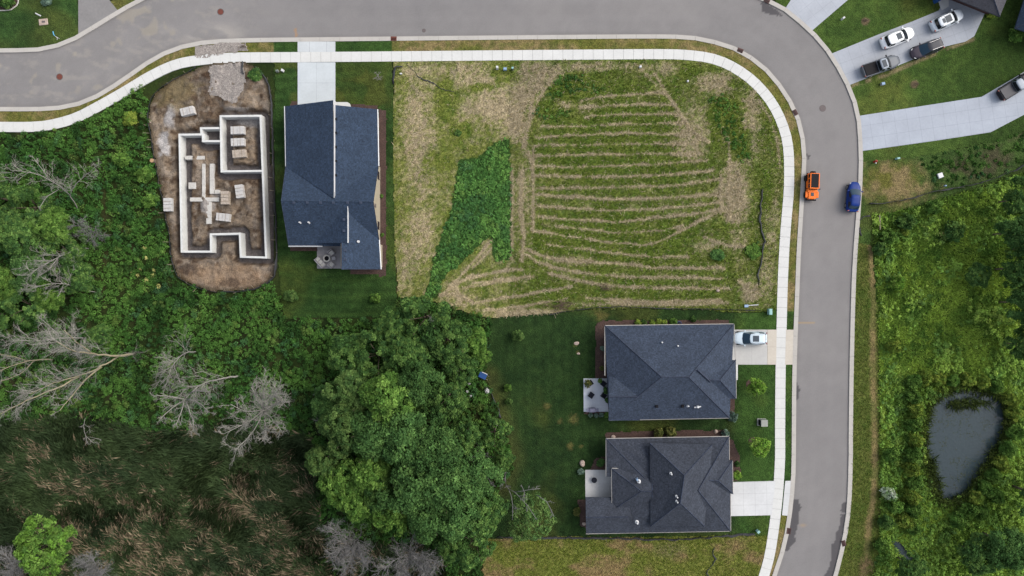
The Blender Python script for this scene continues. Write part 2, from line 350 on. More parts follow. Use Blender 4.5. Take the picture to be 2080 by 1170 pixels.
# ---------------------------------------------------------------- ground, road, kerbs, sidewalk
def base_col(px, py):
    n = fbm(px, py, 60, 4, 3); n2 = fbm(px, py, 18, 3, 8)
    c = mix(np.tile(C(34, 50, 22), (len(px), 1)), C(60, 76, 34), n * 1.4 - 0.2)
    c = mix(c, C(84, 74, 54), sstep(0.55, 0.8, n2) * 0.5)
    reed = sstep(840, 900, py) * sstep(760, 640, px)
    c = mix(c, C(42, 50, 34), reed * 0.9)
    c = mix(c, C(84, 112, 46), sstep(1740, 1790, px) * sstep(330, 420, py) * (.55 + .4 * n))
    track = sstep(5, 2.5, np.abs(px - 212 + 2 * np.sin(py / 30)) ) * sstep(330, 360, py) * sstep(650, 620, py)
    c = mix(c, C(78, 72, 46), track * 0.5)
    return c
gx = np.arange(-300, 2390, 8.0); gy = np.arange(-260, 1430, 8.0); X, Y = np.meshgrid(gx, gy); px = X.ravel(); py = Y.ravel()
zz = np.full(px.shape, -0.04) + 0.0
SITEIN = [tuple((np.array(p) - (440, 360)) * 0.93 + (440, 360)) for p in SITE]
zz[inpoly(px, py, SITEIN)] = -3.0
zz[inpoly(px, py, POND)] = -0.9; zz[inpoly(px, py, POOL)] = -0.9
i = np.arange(len(px)).reshape(len(gy), len(gx))
q = np.stack([i[1:, :-1].ravel(), i[1:, 1:].ravel(), i[:-1, 1:].ravel(), i[:-1, :-1].ravel()], 1)
v = np.stack([(px - 1040) / PX, (585 - py) / PX, zz], 1); cc = base_col(px, py)
x0, x1, y1, y0 = v[:, 0].min(), v[:, 0].max(), v[:, 1].max(), v[:, 1].min(); R_ = 1500.0; nb = len(v)
ring = np.array([(x0, y0, -.04), (x1, y0, -.04), (x1, y1, -.04), (x0, y1, -.04), (-R_, -R_, -.04), (R_, -R_, -.04), (R_, R_, -.04), (-R_, R_, -.04)])
q = np.vstack([q, nb + np.array([(4, 5, 1, 0), (5, 6, 2, 1), (6, 7, 3, 2), (7, 4, 0, 3)])])
ground = mesh_np('ground', np.vstack([v, ring]), q, M['soil'], None, False, np.vstack([cc, np.tile(C(52, 72, 32), (8, 1))]))
tag(ground, None, None, None, 'structure')

ROAD = [tuple(p) for p in KO] + [tuple(p) for p in KI[::-1]]
def road_col(px, py):
    n = fbm(px, py, 140, 4, 21); n2 = fbm(px, py, 25, 4, 22)
    c = mix(np.tile(C(143, 141, 142), (len(px), 1)), C(160, 157, 156), n)
    c = c * (0.93 + 0.14 * n2)[:, None] * (0.96 + .08 * fbm(px * .25 + py, py * .25 + px, 10, 3, 29))[:, None]
    pale = sstep(1, 0, np.hypot((px - 400) / 140, (py - 70) / 40)) * sstep(0.4, 0.75, fbm(px + py * 0.8, (py - px * 0.35) * 3, 60, 4, 30))
    c = mix(c, C(200, 194, 186), pale * 0.9); c = mix(c, C(180, 174, 166), sstep(.56, .75, fbm(px + py * .5, (py - px * .3) * 2.5, 26, 4, 44)) * sstep(600, 380, px) * .38)
    spots = sstep(0.73, 0.8, fbm(px, py, 22, 2, 33)) * sstep(560, 300, px) * sstep(230, 150, py)
    c = mix(c, C(192, 182, 160), spots * 0.35)
    edge = dist_line(px, py, KI); edge2 = dist_line(px, py, KO)
    c = mix(c, C(128, 124, 124), sstep(14, 4, edge) * 0.3 * fbm(px, py, 40, 3, 35) * 2); c = mix(c, C(128, 124, 124), sstep(12, 4, edge2) * 0.3)
    for wx, sd in ((30, 0), (-28, 1)):
        c = mix(c, C(166, 165, 163), sstep(7, 3, edge) * .5 * fbm(px, py, 30, 3, 46)); c = mix(c, C(163, 160, 161), sstep(9, 3, np.abs(edge - 40 - (wx > 0) * 34)) * 0.12)
    c = mix(c, C(200, 150, 95), sstep(3.2, 1.2, np.abs(px - 601 + np.sin(py / 3))) * ((py > 56) & (py < 76)) * 0.6)
    c = mix(c, C(205, 170, 110), sstep(2.4, 0.8, np.abs(py - 656)) * ((px > 1620) & (px < 1655)) * 0.5)
    c = mix(c, C(200, 170, 130), sstep(5, 0, np.hypot((px - 1631) / 2.2, py - 1067)) * 0.5)
    for poly in ([(1606, 1013), (1620, 1013), (1627, 1030), (1622, 1053), (1621, 1070), (1615, 1085), (1616, 1098), (1600, 1119), (1586, 1119), (1600, 1075)],
                 [(1712, 1023), (1722, 1020), (1718, 1042), (1706, 1039)],
                 [(1719, 1042), (1712, 1080), (1705, 1120), (1692, 1175), (1674, 1172), (1685, 1150), (1690, 1125), (1688, 1108), (1696, 1100), (1697, 1085), (1706, 1065), (1708, 1045)],
                 [(1612, 776), (1616, 774), (1625, 790), (1620, 812), (1612, 812)], [(1635, 314), (1648, 315), (1642, 324)],
                 [(1548, 4), (1572, 16), (1592, 33), (1565, 30), (1545, 22)]):
        j = (fbm(px, py, 8, 2, 41) - 0.5) * 5
        c = mix(c, C(97, 95, 98), inpoly(px + j, py + j, poly) * 0.95)
    return c
grid('road', ROAD, 0.0, road_col, M['road'], 3.0, ragged=0)

def ribbon(name, line, w, z0, z1, mat, step=None, gap=0.0, chamfer=0.0):
    a = resample(line, step or 12.0); L = offset(a, w / 2); R = offset(a, -w / 2); mb = MB()
    wl = lambda p, z: ((p[0] - 1040) / PX, (585 - p[1]) / PX, z)
    for k in range(len(a) - 1):
        g = gap / 2 / max(1e-6, np.linalg.norm(a[k + 1] - a[k]))
        l0, l1 = L[k] + (L[k + 1] - L[k]) * g, L[k + 1] - (L[k + 1] - L[k]) * g
        r0, r1 = R[k] + (R[k + 1] - R[k]) * g, R[k + 1] - (R[k + 1] - R[k]) * g
        mb.add([wl(l0, z0), wl(l1, z0), wl(r1, z0), wl(r0, z0), wl(l0, z1), wl(l1, z1), wl(r1, z1 - chamfer), wl(r0, z1 - chamfer)],
               [(4, 5, 6, 7), (0, 1, 5, 4), (2, 3, 7, 6), (1, 2, 6, 5), (3, 0, 4, 7)])
    return tag(mb.build(name, mat), None, None, None, 'structure')
ribbon('kerb', KO, 8.6, -0.05, 0.13, M['kerb'], 40, 0.35); ribbon('kerb', KI, 8.6, -0.05, 0.13, M['kerb'], 40, 0.35)
ribbon('sidewalk', SW, 20.5, -0.05, 0.115, M['walk'], 20.5, 0.45)
ribbon('sidewalk_bed', SW, 20.0, -0.05, 0.09, M['joint'], 20.5)

# ---------------------------------------------------------------- lawns, verges and fields
def seg(line, a, b):
    """part of a polyline whose nearest points to a and b delimit it"""
    l = np.array(line); i = int(np.argmin(np.hypot(*(l - a).T))); j = int(np.argmin(np.hypot(*(l - b).T)))
    return [tuple(p) for p in (l[i:j + 1] if i <= j else l[j:i + 1][::-1])]
def lawn_col(dark, light, dry, seed, drya=0.35, stripe=None):
    def f(px, py):
        n = fbm(px, py, 70, 4, seed); n2 = fbm(px, py, 16, 3, seed + 5); n3 = fbm(px, py, 120, 3, seed + 9)
        c = mix(np.tile(C(*dark, 1.2), (len(px), 1)), C(*light, 1.25), (n * 1.5 - 0.25) * 0.8 + (n2 - 0.5) * 1.1)
        if stripe:
            s = 0.5 + 0.5 * np.sin((py if stripe[0] == 'h' else px) / stripe[1] + 2 * fbm(px, py, 90, 2, seed + 2))
            c = c * (1 + stripe[2] * (s - 0.5))[:, None]
        return mix(desat(c, .1), C(*dry), sstep(0.52, 0.72, n3) * drya * (0.4 + n2))
    return f
def verge_col(px, py):
    n = fbm(px, py, 50, 4, 61); n2 = fbm(px, py, 10, 3, 62)
    return mix(mix(np.tile(C(118, 118, 58), (len(px), 1)), C(150, 134, 92), sstep(0.35, 0.65, n)), C(90, 104, 44), sstep(0.45, 0.7, n2) * 0.6)
def blend_verge(px, py):
    c = verge_col(px, py)
    g = ((px > 556) & (px < 797)) | ((py > 632) & (py < 1045) & (px > 1560))
    return np.where(g[:, None], lawn_col((44, 74, 26), (62, 94, 34), (110, 110, 50), 13, 0.15)(px, py), c)
VERGE = [tuple(p) for p in KI] + [tuple(p) for p in SW[::-1]]
grid('verge', VERGE, 0.07, blend_verge, M['lawn'], 2.7)
LAWN1 = [(556, 118), (797, 116), (799, 300), (801, 480), (806, 600), (803, 643), (700, 645), (575, 646), (571, 600), (566, 560), (562, 480), (556, 300), (553, 240), (560, 190)]
def lawn1_col(px, py):
    c = lawn_col((38, 66, 24), (58, 88, 34), (100, 104, 44), 31, 0.3, ('h', 3.4, 0.22))(px, py)
    arcs = np.abs(np.sin(np.hypot((px - 690) / 1.6, py - 380) / 11)) ; c = mix(c, C(70, 98, 44), sstep(0.93, 1, arcs) * (py > 550) * 0.35)
    return mix(c, C(96, 100, 46), sstep(0.55, 0.7, fbm(px, py, 40, 3, 12)) * (py < 220) * 0.5)
grid('lawn', LAWN1, 0.06, lawn1_col, M['lawn'], 2.7)
swL = seg(SW, (1588, 628), (1566, 1090))
LAWN2 = [(1000, 645), (1060, 640), (1180, 630), (1300, 627), (1420, 629), (1500, 635), (1545, 634)] + swL + [(1500, 1086), (1400, 1090), (1250, 1091), (1100, 1090), (1000, 1094), (985, 1050), (1010, 1000),
         (1043, 955), (1035, 900), (1018, 850), (1000, 800), (985, 765), (992, 700)]
def lawn2_col(px, py):
    c = lawn_col((30, 54, 22), (48, 74, 30), (104, 106, 48), 71, 0.35, ('v', 3.0, 0.16))(px, py)
    front = sstep(1480, 1510, px); c = mix(c, lawn_col((46, 76, 26), (64, 96, 34), (96, 104, 42), 75, 0.25)(px, py), front)
    c = mix(c, C(108, 104, 58), sstep(40, 4, dist_line(px, py, [(985, 765), (1018, 850), (1040, 930), (1020, 990)])) * 0.3)
    for x, y, r in ((1170, 700, 7), (1174, 715, 5), (1158, 906, 10), (1180, 907, 5), (1165, 851, 16), (1137, 856, 10), (1220, 640, 20), (1112, 825, 9)):
        c = mix(c, C(150, 132, 80), sstep(1, 0.2, np.hypot((px - x) / r, (py - y) / r) + fbm(px, py, 5, 3, 77) * 1.1 - 0.5) * 0.34)
    return c
grid('lawn', LAWN2, 0.06, lawn2_col, M['lawn'], 2.7)
LAWN_NW = [(-320, -260), (160, -260), (160, 76)] + seg(KO, (158, 76), (-320, 103))
grid('lawn', LAWN_NW, 0.06, lawn_col((40, 68, 28), (60, 92, 38), (112, 108, 50), 81, 0.3), M['lawn'], 2.7)
LAWN_N = [(230, -260), (300, -260), (300, -8), (262, 12), (237, 27), (226, 4)]
grid('lawn', LAWN_N, 0.06, lawn_col((60, 84, 34), (92, 108, 46), (130, 116, 66), 83, 0.5), M['lawn'], 2.7)
LAWN_NE = seg(KO, (1570, 5), (1748, 332)) + [(1800, 325), (1880, 316), (1960, 300), (2040, 285), (2110, 255), (2400, 200), (2400, -260), (1540, -260)]
def lawn_ne_col(px, py):
    c = lawn_col((58, 84, 28), (84, 110, 38), (132, 122, 60), 85, 0.3)(px, py)
    c = mix(c, C(48, 72, 28), sstep(1880, 2010, px) * sstep(30, 100, py) * 0.7)
    c = mix(c, C(150, 136, 104), sstep(7, 1, dist_line(px, py, [(1724, 176), (1800, 152), (1850, 130), (1920, 100), (1975, 80)])) * sstep(0.3, 0.6, fbm(px, py, 12, 3, 5)) * 0.9)
    for x, y, r in ((1757, 43, 11), (1857, 172, 10)):
        c = mix(c, C(122, 108, 84), sstep(1, 0.5, np.hypot(px - x, py - y) / r + (fbm(px, py, 6, 2, 4) - 0.5) * 0.6))
    return mix(c, C(128, 112, 84), sstep(8, 2, np.hypot(px - 1713, py - 35)) * 0.1)
grid('lawn', LAWN_NE, 0.06, lawn_ne_col, M['lawn'], 2.7)
# straw-coloured patch and lawn strip below the long driveway
PATCH_E = seg(KO, (1748, 325), (1737, 520)) + [(1762, 520), (1775, 440), (1800, 432), (1860, 420), (1930, 395), (2010, 372), (2090, 335), (2400, 260), (2400, 190), (2110, 252), (2040, 283), (1960, 300), (1880, 314), (1800, 322)]
def patch_e_col(px, py):
    n = fbm(px, py, 30, 4, 87)
    c = lawn_col((50, 76, 28), (74, 100, 38), (120, 112, 60), 88, 0.3)(px, py)
    t = sstep(1.25, 0.45, np.hypot((px - 1812) / 78, (py - 366) / 50) + (n - 0.5) * 0.9 + (fbm(px, py, 8, 3, 90) - .5) * .5)
    c = mix(c, mix(np.tile(C(146, 130, 92), (len(px), 1)), C(112, 112, 54), sstep(0.45, 0.7, n)), t)
    dirt = sstep(40, 10, dist_line(px, py, [(1945, 350), (2010, 330), (2100, 280)])) * sstep(0.3, 0.6, n)
    return mix(c, C(84, 76, 60), dirt * 0.8)
grid('lawn', PATCH_E, 0.05, patch_e_col, M['field'], 2.7)
# right-hand verge
VERGE_E = seg(KO, (1737, 500), (1600, 1420)) + [(1700, 1420), (1755, 1250), (1785, 1130), (1790, 1060), (1788, 900), (1784, 760), (1782, 640), (1776, 560), (1770, 500)]
def verge_e_col(px, py):
    n = fbm(px, py, 40, 4, 64); n2 = fbm(px, py, 9, 3, 65)
    c = mix(np.tile(C(80, 104, 42), (len(px), 1)), C(122, 124, 66), n * 0.9 + (n2 - 0.5) * 0.7)
    tr = np.interp(py, [500, 560, 700, 850, 960, 1010, 1060, 1100, 1150, 1300], [1768, 1774, 1772, 1775, 1777, 1773, 1765, 1762, 1757, 1720])
    t = sstep(10, 3, np.abs(px - tr + (n2 - 0.5) * 8)) * (0.45 + 0.55 * sstep(0.35, 0.6, n))
    c = mix(c, C(150, 132, 92), t * 0.85)
    return mix(c, C(142, 118, 88), sstep(22, 8, np.hypot(px - 1760, (py - 1150) / 1.4)) * sstep(.3, .6, n2) * 0.8)
grid('verge', VERGE_E, 0.06, verge_e_col, M['field'], 2.7)

# ---- the mown lots
WIND = [  # windrows of cut straw: points and strength
 ([(1180, 205), (1240, 194), (1350, 189)], .8), ([(1180, 221), (1240, 214), (1370, 212)], .8), ([(1190, 239), (1240, 233), (1384, 231)], .9), ([(1100, 257), (1240, 254), (1390, 249)], .7),
 ([(1088, 279), (1240, 272), (1404, 273)], .9), ([(1084, 296), (1240, 293), (1416, 292)], .7), ([(1084, 316), (1240, 314), (1420, 311)], .9), ([(1083, 338), (1240, 338), (1436, 326)], .7),
 ([(1082, 358), (1240, 359), (1340, 356), (1446, 347)], 1), ([(1090, 383), (1240, 381), (1380, 376), (1460, 364)], .7), ([(1088, 396), (1240, 404), (1340, 403), (1460, 394)], 1),
 ([(1092, 419), (1240, 427), (1360, 423), (1466, 411)], .7), ([(1094, 440), (1240, 450), (1350, 442), (1466, 427)], 1), ([(1130, 460), (1240, 471), (1322, 470), (1386, 460)], .8),
 ([(1084, 468), (1180, 484), (1259, 494), (1330, 493), (1394, 463), (1440, 440)], .9), ([(1106, 494), (1200, 508), (1300, 519), (1398, 523)], .8), ([(1070, 508), (1135, 526), (1240, 534), (1350, 544), (1470, 545)], 1),
 ([(1070, 518), (1117, 542), (1240, 560), (1467, 565)], .8), ([(1117, 556), (1165, 569), (1240, 580), (1340, 584), (1480, 586)], .8), ([(1190, 604), (1300, 612), (1460, 609)], .8), ([(1240, 616), (1400, 617), (1480, 613)], .5),
 ([(950, 563), (1010, 553), (1062, 547)], .9), ([(960, 575), (1040, 566), (1085, 561)], .7), ([(915, 590), (980, 578), (1085, 562)], .5), ([(960, 617), (1030, 604), (1160, 581)], .9), ([(985, 632), (1060, 622), (1150, 606)], .9),
 ([(893, 600), (930, 596), (960, 612)], 1), ([(910, 590), (1000, 488)], .9), ([(960, 545), (1000, 505)], .7), ([(900, 600), (940, 570), (985, 560)], .7), ([(925, 580), (935, 615)], .6),
 ([(1060, 350), (1058, 430), (1064, 480), (1060, 530)], .9), ([(1083, 300), (1083, 420), (1082, 470)], .7), ([(1040, 340), (1040, 530)], .6), ([(1062, 280), (1080, 330), (1082, 360)], .6),
 ([(1110, 140), (1085, 190), (1075, 250), (1062, 300)], .8), ([(1128, 150), (1095, 200), (1080, 240)], .6), ([(1464, 350), (1466, 430)], .6), ([(1482, 340), (1480, 440)], .5), ([(1500, 345), (1505, 420)], .5),
 ([(1330, 150), (1400, 260), (1440, 290)], .6), ([(1450, 230), (1480, 290), (1480, 340)], .5), ([(1400, 455), (1440, 440), (1490, 420)], .7), ([(1430, 482), (1490, 500), (1540, 500)], .5), ([(1500, 570), (1530, 600)], .6),
 ([(1290, 130), (1360, 200), (1395, 250)], .4), ([(1540, 200), (1572, 260), (1585, 340)], .5)]
BLOB = [  # dead, straw-coloured patches: centre, radii, strength
 (860, 300, 30, 150, .75), (835, 250, 22, 110, .6), (850, 480, 40, 60, .7), (820, 560, 18, 50, .55), (960, 155, 60, 28, .85), (1000, 210, 55, 30, .75), (1030, 240, 40, 50, .7), (1060, 200, 40, 60, .6),
 (960, 230, 50, 25, .6), (1150, 210, 45, 14, .8), (1110, 150, 40, 30, .6), (1490, 390, 32, 62, .95), (1460, 170, 55, 22, .8), (1400, 290, 40, 40, .7), (1520, 230, 22, 45, .7), (1430, 250, 60, 60, .45), (1350, 140, 60, 14, .55),
 (1520, 590, 22, 26, .8), (1440, 500, 40, 14, .5), (1080, 635, 90, 10, .95), (1030, 640, 45, 9, .9), (930, 610, 35, 22, .8), (1300, 618, 170, 5, .6), (1170, 530, 50, 12, .7), (1560, 560, 18, 60, .4), (1570, 430, 14, 70, .5), (1190, 135, 90, 10, .6), (1520, 300, 30, 40, .4), (1060, 400, 28, 120, .45), (870, 140, 70, 14, .5), (1500, 480, 20, 60, .4)]
GREEN = [(1290, 300, 200, 90, .35), (1250, 480, 170, 70, .4), (1160, 190, 45, 26, 1.1), (1110, 215, 35, 16, .8), (1230, 235, 30, 8, .8), (1470, 230, 45, 35, .9), (1500, 285, 28, 40, .8), (1455, 270, 14, 40, .8), (1400, 145, 26, 14, .7), (1490, 170, 25, 12, .7),
 (1020, 150, 24, 20, .8), (975, 178, 30, 9, .8), (945, 265, 16, 16, .8), (920, 270, 10, 12, .6), (1560, 380, 14, 50, .8), (1530, 510, 18, 16, .9), (1458, 518, 14, 18, 1.0), (1480, 460, 45, 8, .7), (1240, 600, 60, 10, .7), (1130, 610, 22, 7, .9), (1420, 600, 60, 10, .6), (910, 200, 24, 60, .5), (880, 330, 30, 30, .5)]
def straw_at(px, py):
    n = fbm(px, py, 26, 4, 101); n2 = fbm(px, py, 7, 3, 102)
    n3 = fbm(px + (py * .5), py, 5.0, 3, 103); n4 = fbm(px, py, 16, 3, 104)
    base = 0.27 + 0.6 * (n - 0.5) + 0.4 * (n2 - 0.5) + 0.5 * (n3 - 0.5)
    s = base * np.where(px < 1035, 1.0, 0.75)
    for x, y, a, b_, k in BLOB:
        d = np.hypot((px - x) / a, (py - y) / b_); s = s + k * np.where(px < 1035, .58, .8) * sstep(1.5, 0.15, d + (n - 0.5) * 1.7) * (0.38 + .95 * n3)
    for x, y, a, b_, k in GREEN:
        d = np.hypot((px - x) / a, (py - y) / b_); s = s - k * 0.6 * sstep(1.2, 0.4, d + (n - 0.5) * 1.0)
    for pts, k in WIND:
        bb = np.array(pts); m = (px > bb[:, 0].min() - 9) & (px < bb[:, 0].max() + 9) & (py > bb[:, 1].min() - 9) & (py < bb[:, 1].max() + 9)
        if m.any():
            d = dist_line(px[m], py[m] + (n[m] - .5) * 7, smooth(pts, 20)); s[m] = s[m] + k * 0.9 * sstep(5.4, 0.0, d + (n2[m] - 0.5) * 5) * np.clip(.1 + 1.3 * n4[m], 0, 1.2) + .55 * k * sstep(1.7, .4, d + (n2[m] - .5) * 1.5) * (n3[m] > .38)
    return np.clip(s, 0, 1.1)
def field_col(px, py):
    s = straw_at(px, py); n = fbm(px, py, 30, 4, 105); n2 = fbm(px, py, 8, 3, 106)
    inw = inpoly(px + (fbm(px, py, 12, 3, 94) - .5) * 14, py + (fbm(px, py, 12, 3, 95) - .5) * 14, WEEDP)
    g = mix(np.tile(C(98, 124, 48), (len(px), 1)), C(132, 142, 68), n * 1.2 - 0.1 + .45 * (px < 1035))
    g = mix(g, C(68, 102, 38), sstep(0.5, 0.75, n2) * 0.6)
    t = mix(np.tile(C(172, 156, 122), (len(px), 1)), C(212, 195, 160), n2)
    t = mix(t, C(150, 138, 118), sstep(.45, .7, fbm(px, py, 60, 3, 107)) * .6)
    c = mix(g, t, sstep(0.1, 0.95, s)); c[inw] = C(58, 90, 40); return c
WEEDP = [(1034, 281), (1037, 330), (1038, 395), (1038, 470), (1038, 530), (1004, 531), (1001, 500), (998, 478), (985, 487), (962, 512), (938, 532), (908, 558), (893, 588), (884, 606), (862, 608), (874, 560), (880, 530), (892, 490), (902, 463), (914, 441), (920, 410), (927, 373), (929, 336), (934, 326), (952, 325), (976, 318), (994, 301), (1005, 289)]
swF = seg(SW, (797, 115), (1588, 628))
FIELD = swF + [(1545, 632), (1500, 634), (1420, 628), (1300, 626), (1180, 628), (1120, 636), (1060, 640), (1000, 646), (960, 640), (915, 622), (860, 606), (808, 604), (802, 480), (799, 300)]
grid('field', FIELD, 0.05, field_col, M['field'], 2.4, hfn=lambda px, py: 0.04 * straw_at(px, py))
FIELD_S = [(985, 1094), (1100, 1090), (1250, 1090), (1400, 1089), (1500, 1085)] + seg(SW, (1567, 1088), (1460, 1400)) + [(960, 1410), (975, 1200)]
def field_s_col(px, py):
    n = fbm(px, py / 0.6, 45, 4, 111); n2 = fbm(px, py, 9, 3, 112)
    g = mix(np.tile(C(110, 124, 54), (len(px), 1)), C(138, 140, 70), n2); g = mix(g, C(162, 138, 100), sstep(0.5, 0.75, n) * 0.75 + (n2 - 0.5) * 0.3)
    return mix(g, C(142, 132, 102), sstep(24, 6, np.hypot((px - 1360) / 2, py - 1118)) * .5)
grid('field', FIELD_S, 0.05, field_s_col, M['field'], 2.4)

# ---------------------------------------------------------------- building site: earth, foundation, footings
WZ = 0.78
WALLS = [[(448, 236), (529, 235), (533.5, 347), (450, 348), (448, 236)], [(533.5, 347), (540.5, 523), (489, 521.5), (487, 474.5), (428, 476), (428.5, 511), (369, 511), (364.5, 273.5), (409, 273), (408, 260.5), (447, 260)],
         [(412, 273), (412, 286.5), (448, 286.5)]]
def wpx(p):                      # the wall tops stand above the ground: the spot below them in ground pixels
    x, y, _ = P(p[0], p[1], WZ); return (x * PX + 1040, 585 - y * PX)
WG = [[wpx(p) for p in w] for w in WALLS]
OUT = [wpx(p) for p in [(448, 236), (529, 235), (533.5, 347), (540.5, 523), (489, 521.5), (487, 474.5), (428, 476), (428.5, 511), (369, 511), (364.5, 273.5), (409, 273), (408, 260.5), (447, 260)]]
GAR = WG[0][:4]
def site_h(px, py):
    n = fbm(px, py, 22, 4, 121); n2 = fbm(px, py, 6, 3, 122)
    d = np.minimum(np.minimum(dist_line(px, py, WG[0]), dist_line(px, py, WG[1])), dist_line(px, py, WG[2]))
    ins = inpoly(px, py, OUT); gar = inpoly(px, py, GAR)
    edge_in = np.where(gar, 17, 16) + (n - 0.5) * 13; edge_out = 14 + (n - 0.5) * 10
    h_in = -1.0 + 0.95 * sstep(edge_in - 4, edge_in + 3, d); h_out = -0.9 + 0.95 * sstep(edge_out - 4, edge_out + 5, d)
    h = np.where(ins | gar, h_in, h_out)
    rim = dist_line(px, py, SITE + SITE[:1])
    return np.where(d < 1e8, h, 0) + (n - 0.5) * 0.9 * sstep(3, 25, d) * sstep(3, 24, rim) + 0.03 + (n2 - 0.5) * 0.22 * sstep(0, 18, rim)
def site_col(px, py):
    n = fbm(px, py, 40, 4, 124); n2 = fbm(px, py, 9, 4, 125); h = site_h(px, py)
    c = mix(np.tile(C(116, 100, 84), (len(px), 1)), C(160, 142, 122), sstep(0.35, 0.7, n)); c = mix(c, C(80, 63, 50), sstep(0.48, 0.7, n2) * 0.85); c = mix(c, C(186, 172, 156), sstep(.54, .7, fbm(px, py, 14, 4, 128)) * .55)
    c = mix(c, C(132, 122, 112), sstep(.45, .7, fbm(px + py, py - px, 14, 3, 129)) * .6); c = mix(c, C(118, 113, 114), sstep(-0.62, -0.92, h) * 0.9)
    c = mix(c, C(82, 64, 52), sstep(0.3, 0.0, np.abs(h + 0.5)) * 0.6); c = mix(c, C(104, 98, 94), sstep(14, 5, np.abs(px - (548 + (py - 380) * .05))) * sstep(215, 260, py) * .55)
    for x, y, a, b_, k in ((346, 240, 12, 26, .9), (333, 295, 12, 22, 1), (338, 305, 9, 12, 1), (505, 242, 30, 10, .6), (420, 420, 18, 14, .6), (440, 395, 14, 10, .4), (505, 250, 26, 12, .5), (480, 221, 26, 4, .5)):
        c = mix(c, C(196, 192, 190), k * sstep(1.2, 0.5, np.hypot((px - x) / a, (py - y) / b_) + (n2 - 0.5) * 1.6))
    c = mix(c, C(172, 146, 120), sstep(1.2, 0.5, np.hypot((px - 455) / 90, (py - 560) / 30) + (n - .5)) * 0.6)
    c = mix(c, C(66, 54, 48), sstep(1.1, 0.6, np.hypot((px - 385) / 26, (py - 548) / 12) + (n2 - .5) * 2) * .6)
    c = mix(c, C(66, 54, 48), sstep(1.1, 0.6, np.hypot((px - 470) / 22, (py - 575) / 12) + (n2 - .5) * 2) * .6)
    grs = sstep(1.2, 0.4, np.hypot((px - 350) / 60, (py - 185) / 40) + (n2 - .5) * 1.4) + sstep(1.2, .4, np.hypot((px - 516) / 18, (py - 148) / 16))
    c = mix(c, C(116, 104, 66), np.clip(grs, 0, 1) * 0.6)
    rim = dist_line(px, py, SITE + SITE[:1]); return mix(c, C(74, 66, 46), sstep(9, 2, rim) * 0.6)
grid('dirt_pad', SITE, 0.04, site_col, M['dirt'], 2.4, hfn=site_h, ragged=1.5, label=None)
foundation = thing('foundation', 'poured concrete basement walls of an unbuilt house standing on the dirt lot', 'foundation', P(450, 380, 0))
o3 = foundation.location
def wall_poly(pts, closed=False):
    w = np.array([P(p[0], p[1], WZ)[:2] for p in pts]); mb = MB(); t = 0.29
    for k in range(len(w) - 1):
        a, b_ = w[k], w[k + 1]; d = (b_ - a) / np.linalg.norm(b_ - a); n_ = np.array([-d[1], d[0]]); e0 = d * (t / 2 - 0.003 * (k % 2)); 
        a2, b2 = a - e0, b_ + e0
        if abs(d[0]) > abs(d[1]): a2, b2 = a + d * t / 2 * 0.99, b_ - d * t / 2 * 0.99      # butt between the cross walls
        mb.prism([tuple(a2 + n_ * t / 2), tuple(a2 - n_ * t / 2), tuple(b2 - n_ * t / 2), tuple(b2 + n_ * t / 2)], -1.3, WZ - 0.003 * (k % 3))
    return mb
wall_poly(WALLS[0]).build('garage_wall', M['fwall'], foundation, origin=o3); wall_poly(WALLS[1]).build('basement_wall', M['fwall'], foundation, origin=o3)
wall_poly(WALLS[2]).build('entry_wall', M['fwall'], foundation, origin=o3)
FT = [((411.5, 333, 418, 402), 'long pale concrete footing strip, the longer upright bar of the cross'), ((427, 333, 436, 394), 'pale concrete footing strip parallel to the long bar, nearer the garage wall'),
      ((387, 401.5, 446, 409.5), 'concrete footing strip forming the crossbar of the cross'), ((420, 410, 430.5, 455), 'bright concrete footing strip below the crossbar'),
      ((377, 317, 417, 324.5), 'short isolated concrete footing strip near the stepped entry wall'), ((384, 371, 399, 384), 'small blocky concrete footing pad beside the long basement wall'), ((437, 386, 447, 394), 'small grey footing stub at the end of the second strip')]
for (a, b_, c_, d_), lb in FT:
    cx, cy = W((a + c_) / 2, (b_ + d_) / 2); mb = MB()
    mb.box((0, 0, 0), ((c_ - a) / PX, (d_ - b_) / PX, 0.9)); 
    ft = mb.build('footing', M['foot'], bevel=0.03); ft.location = (cx, cy, -0.25); tag(ft, lb, 'footing', 'footings poured inside the foundation')
GRV = [(427, 134), (495, 128), (500, 160), (497, 185), (486, 200), (478, 211), (462, 206), (440, 197), (424, 190), (428, 165)]
grid('gravel', GRV, 0.10, lambda px, py: np.tile(C(150, 142, 136), (len(px), 1)), M['gravel'], 2.4, hfn=lambda px, py: 0.16 * fbm(px, py, 4, 2, 7) + np.maximum(0, (fbm(px, py, 22, 4, 121) - 0.5) * 0.9), ragged=3)
grid('gravel', [(397, 96), (436, 88), (500, 87), (504, 103), (470, 107), (400, 118)], 0.09, lambda px, py: np.tile(C(150, 142, 136), (len(px), 1)), M['gravel'], 2.4, hfn=lambda px, py: 0.1 * fbm(px, py, 4, 2, 7), ragged=2)

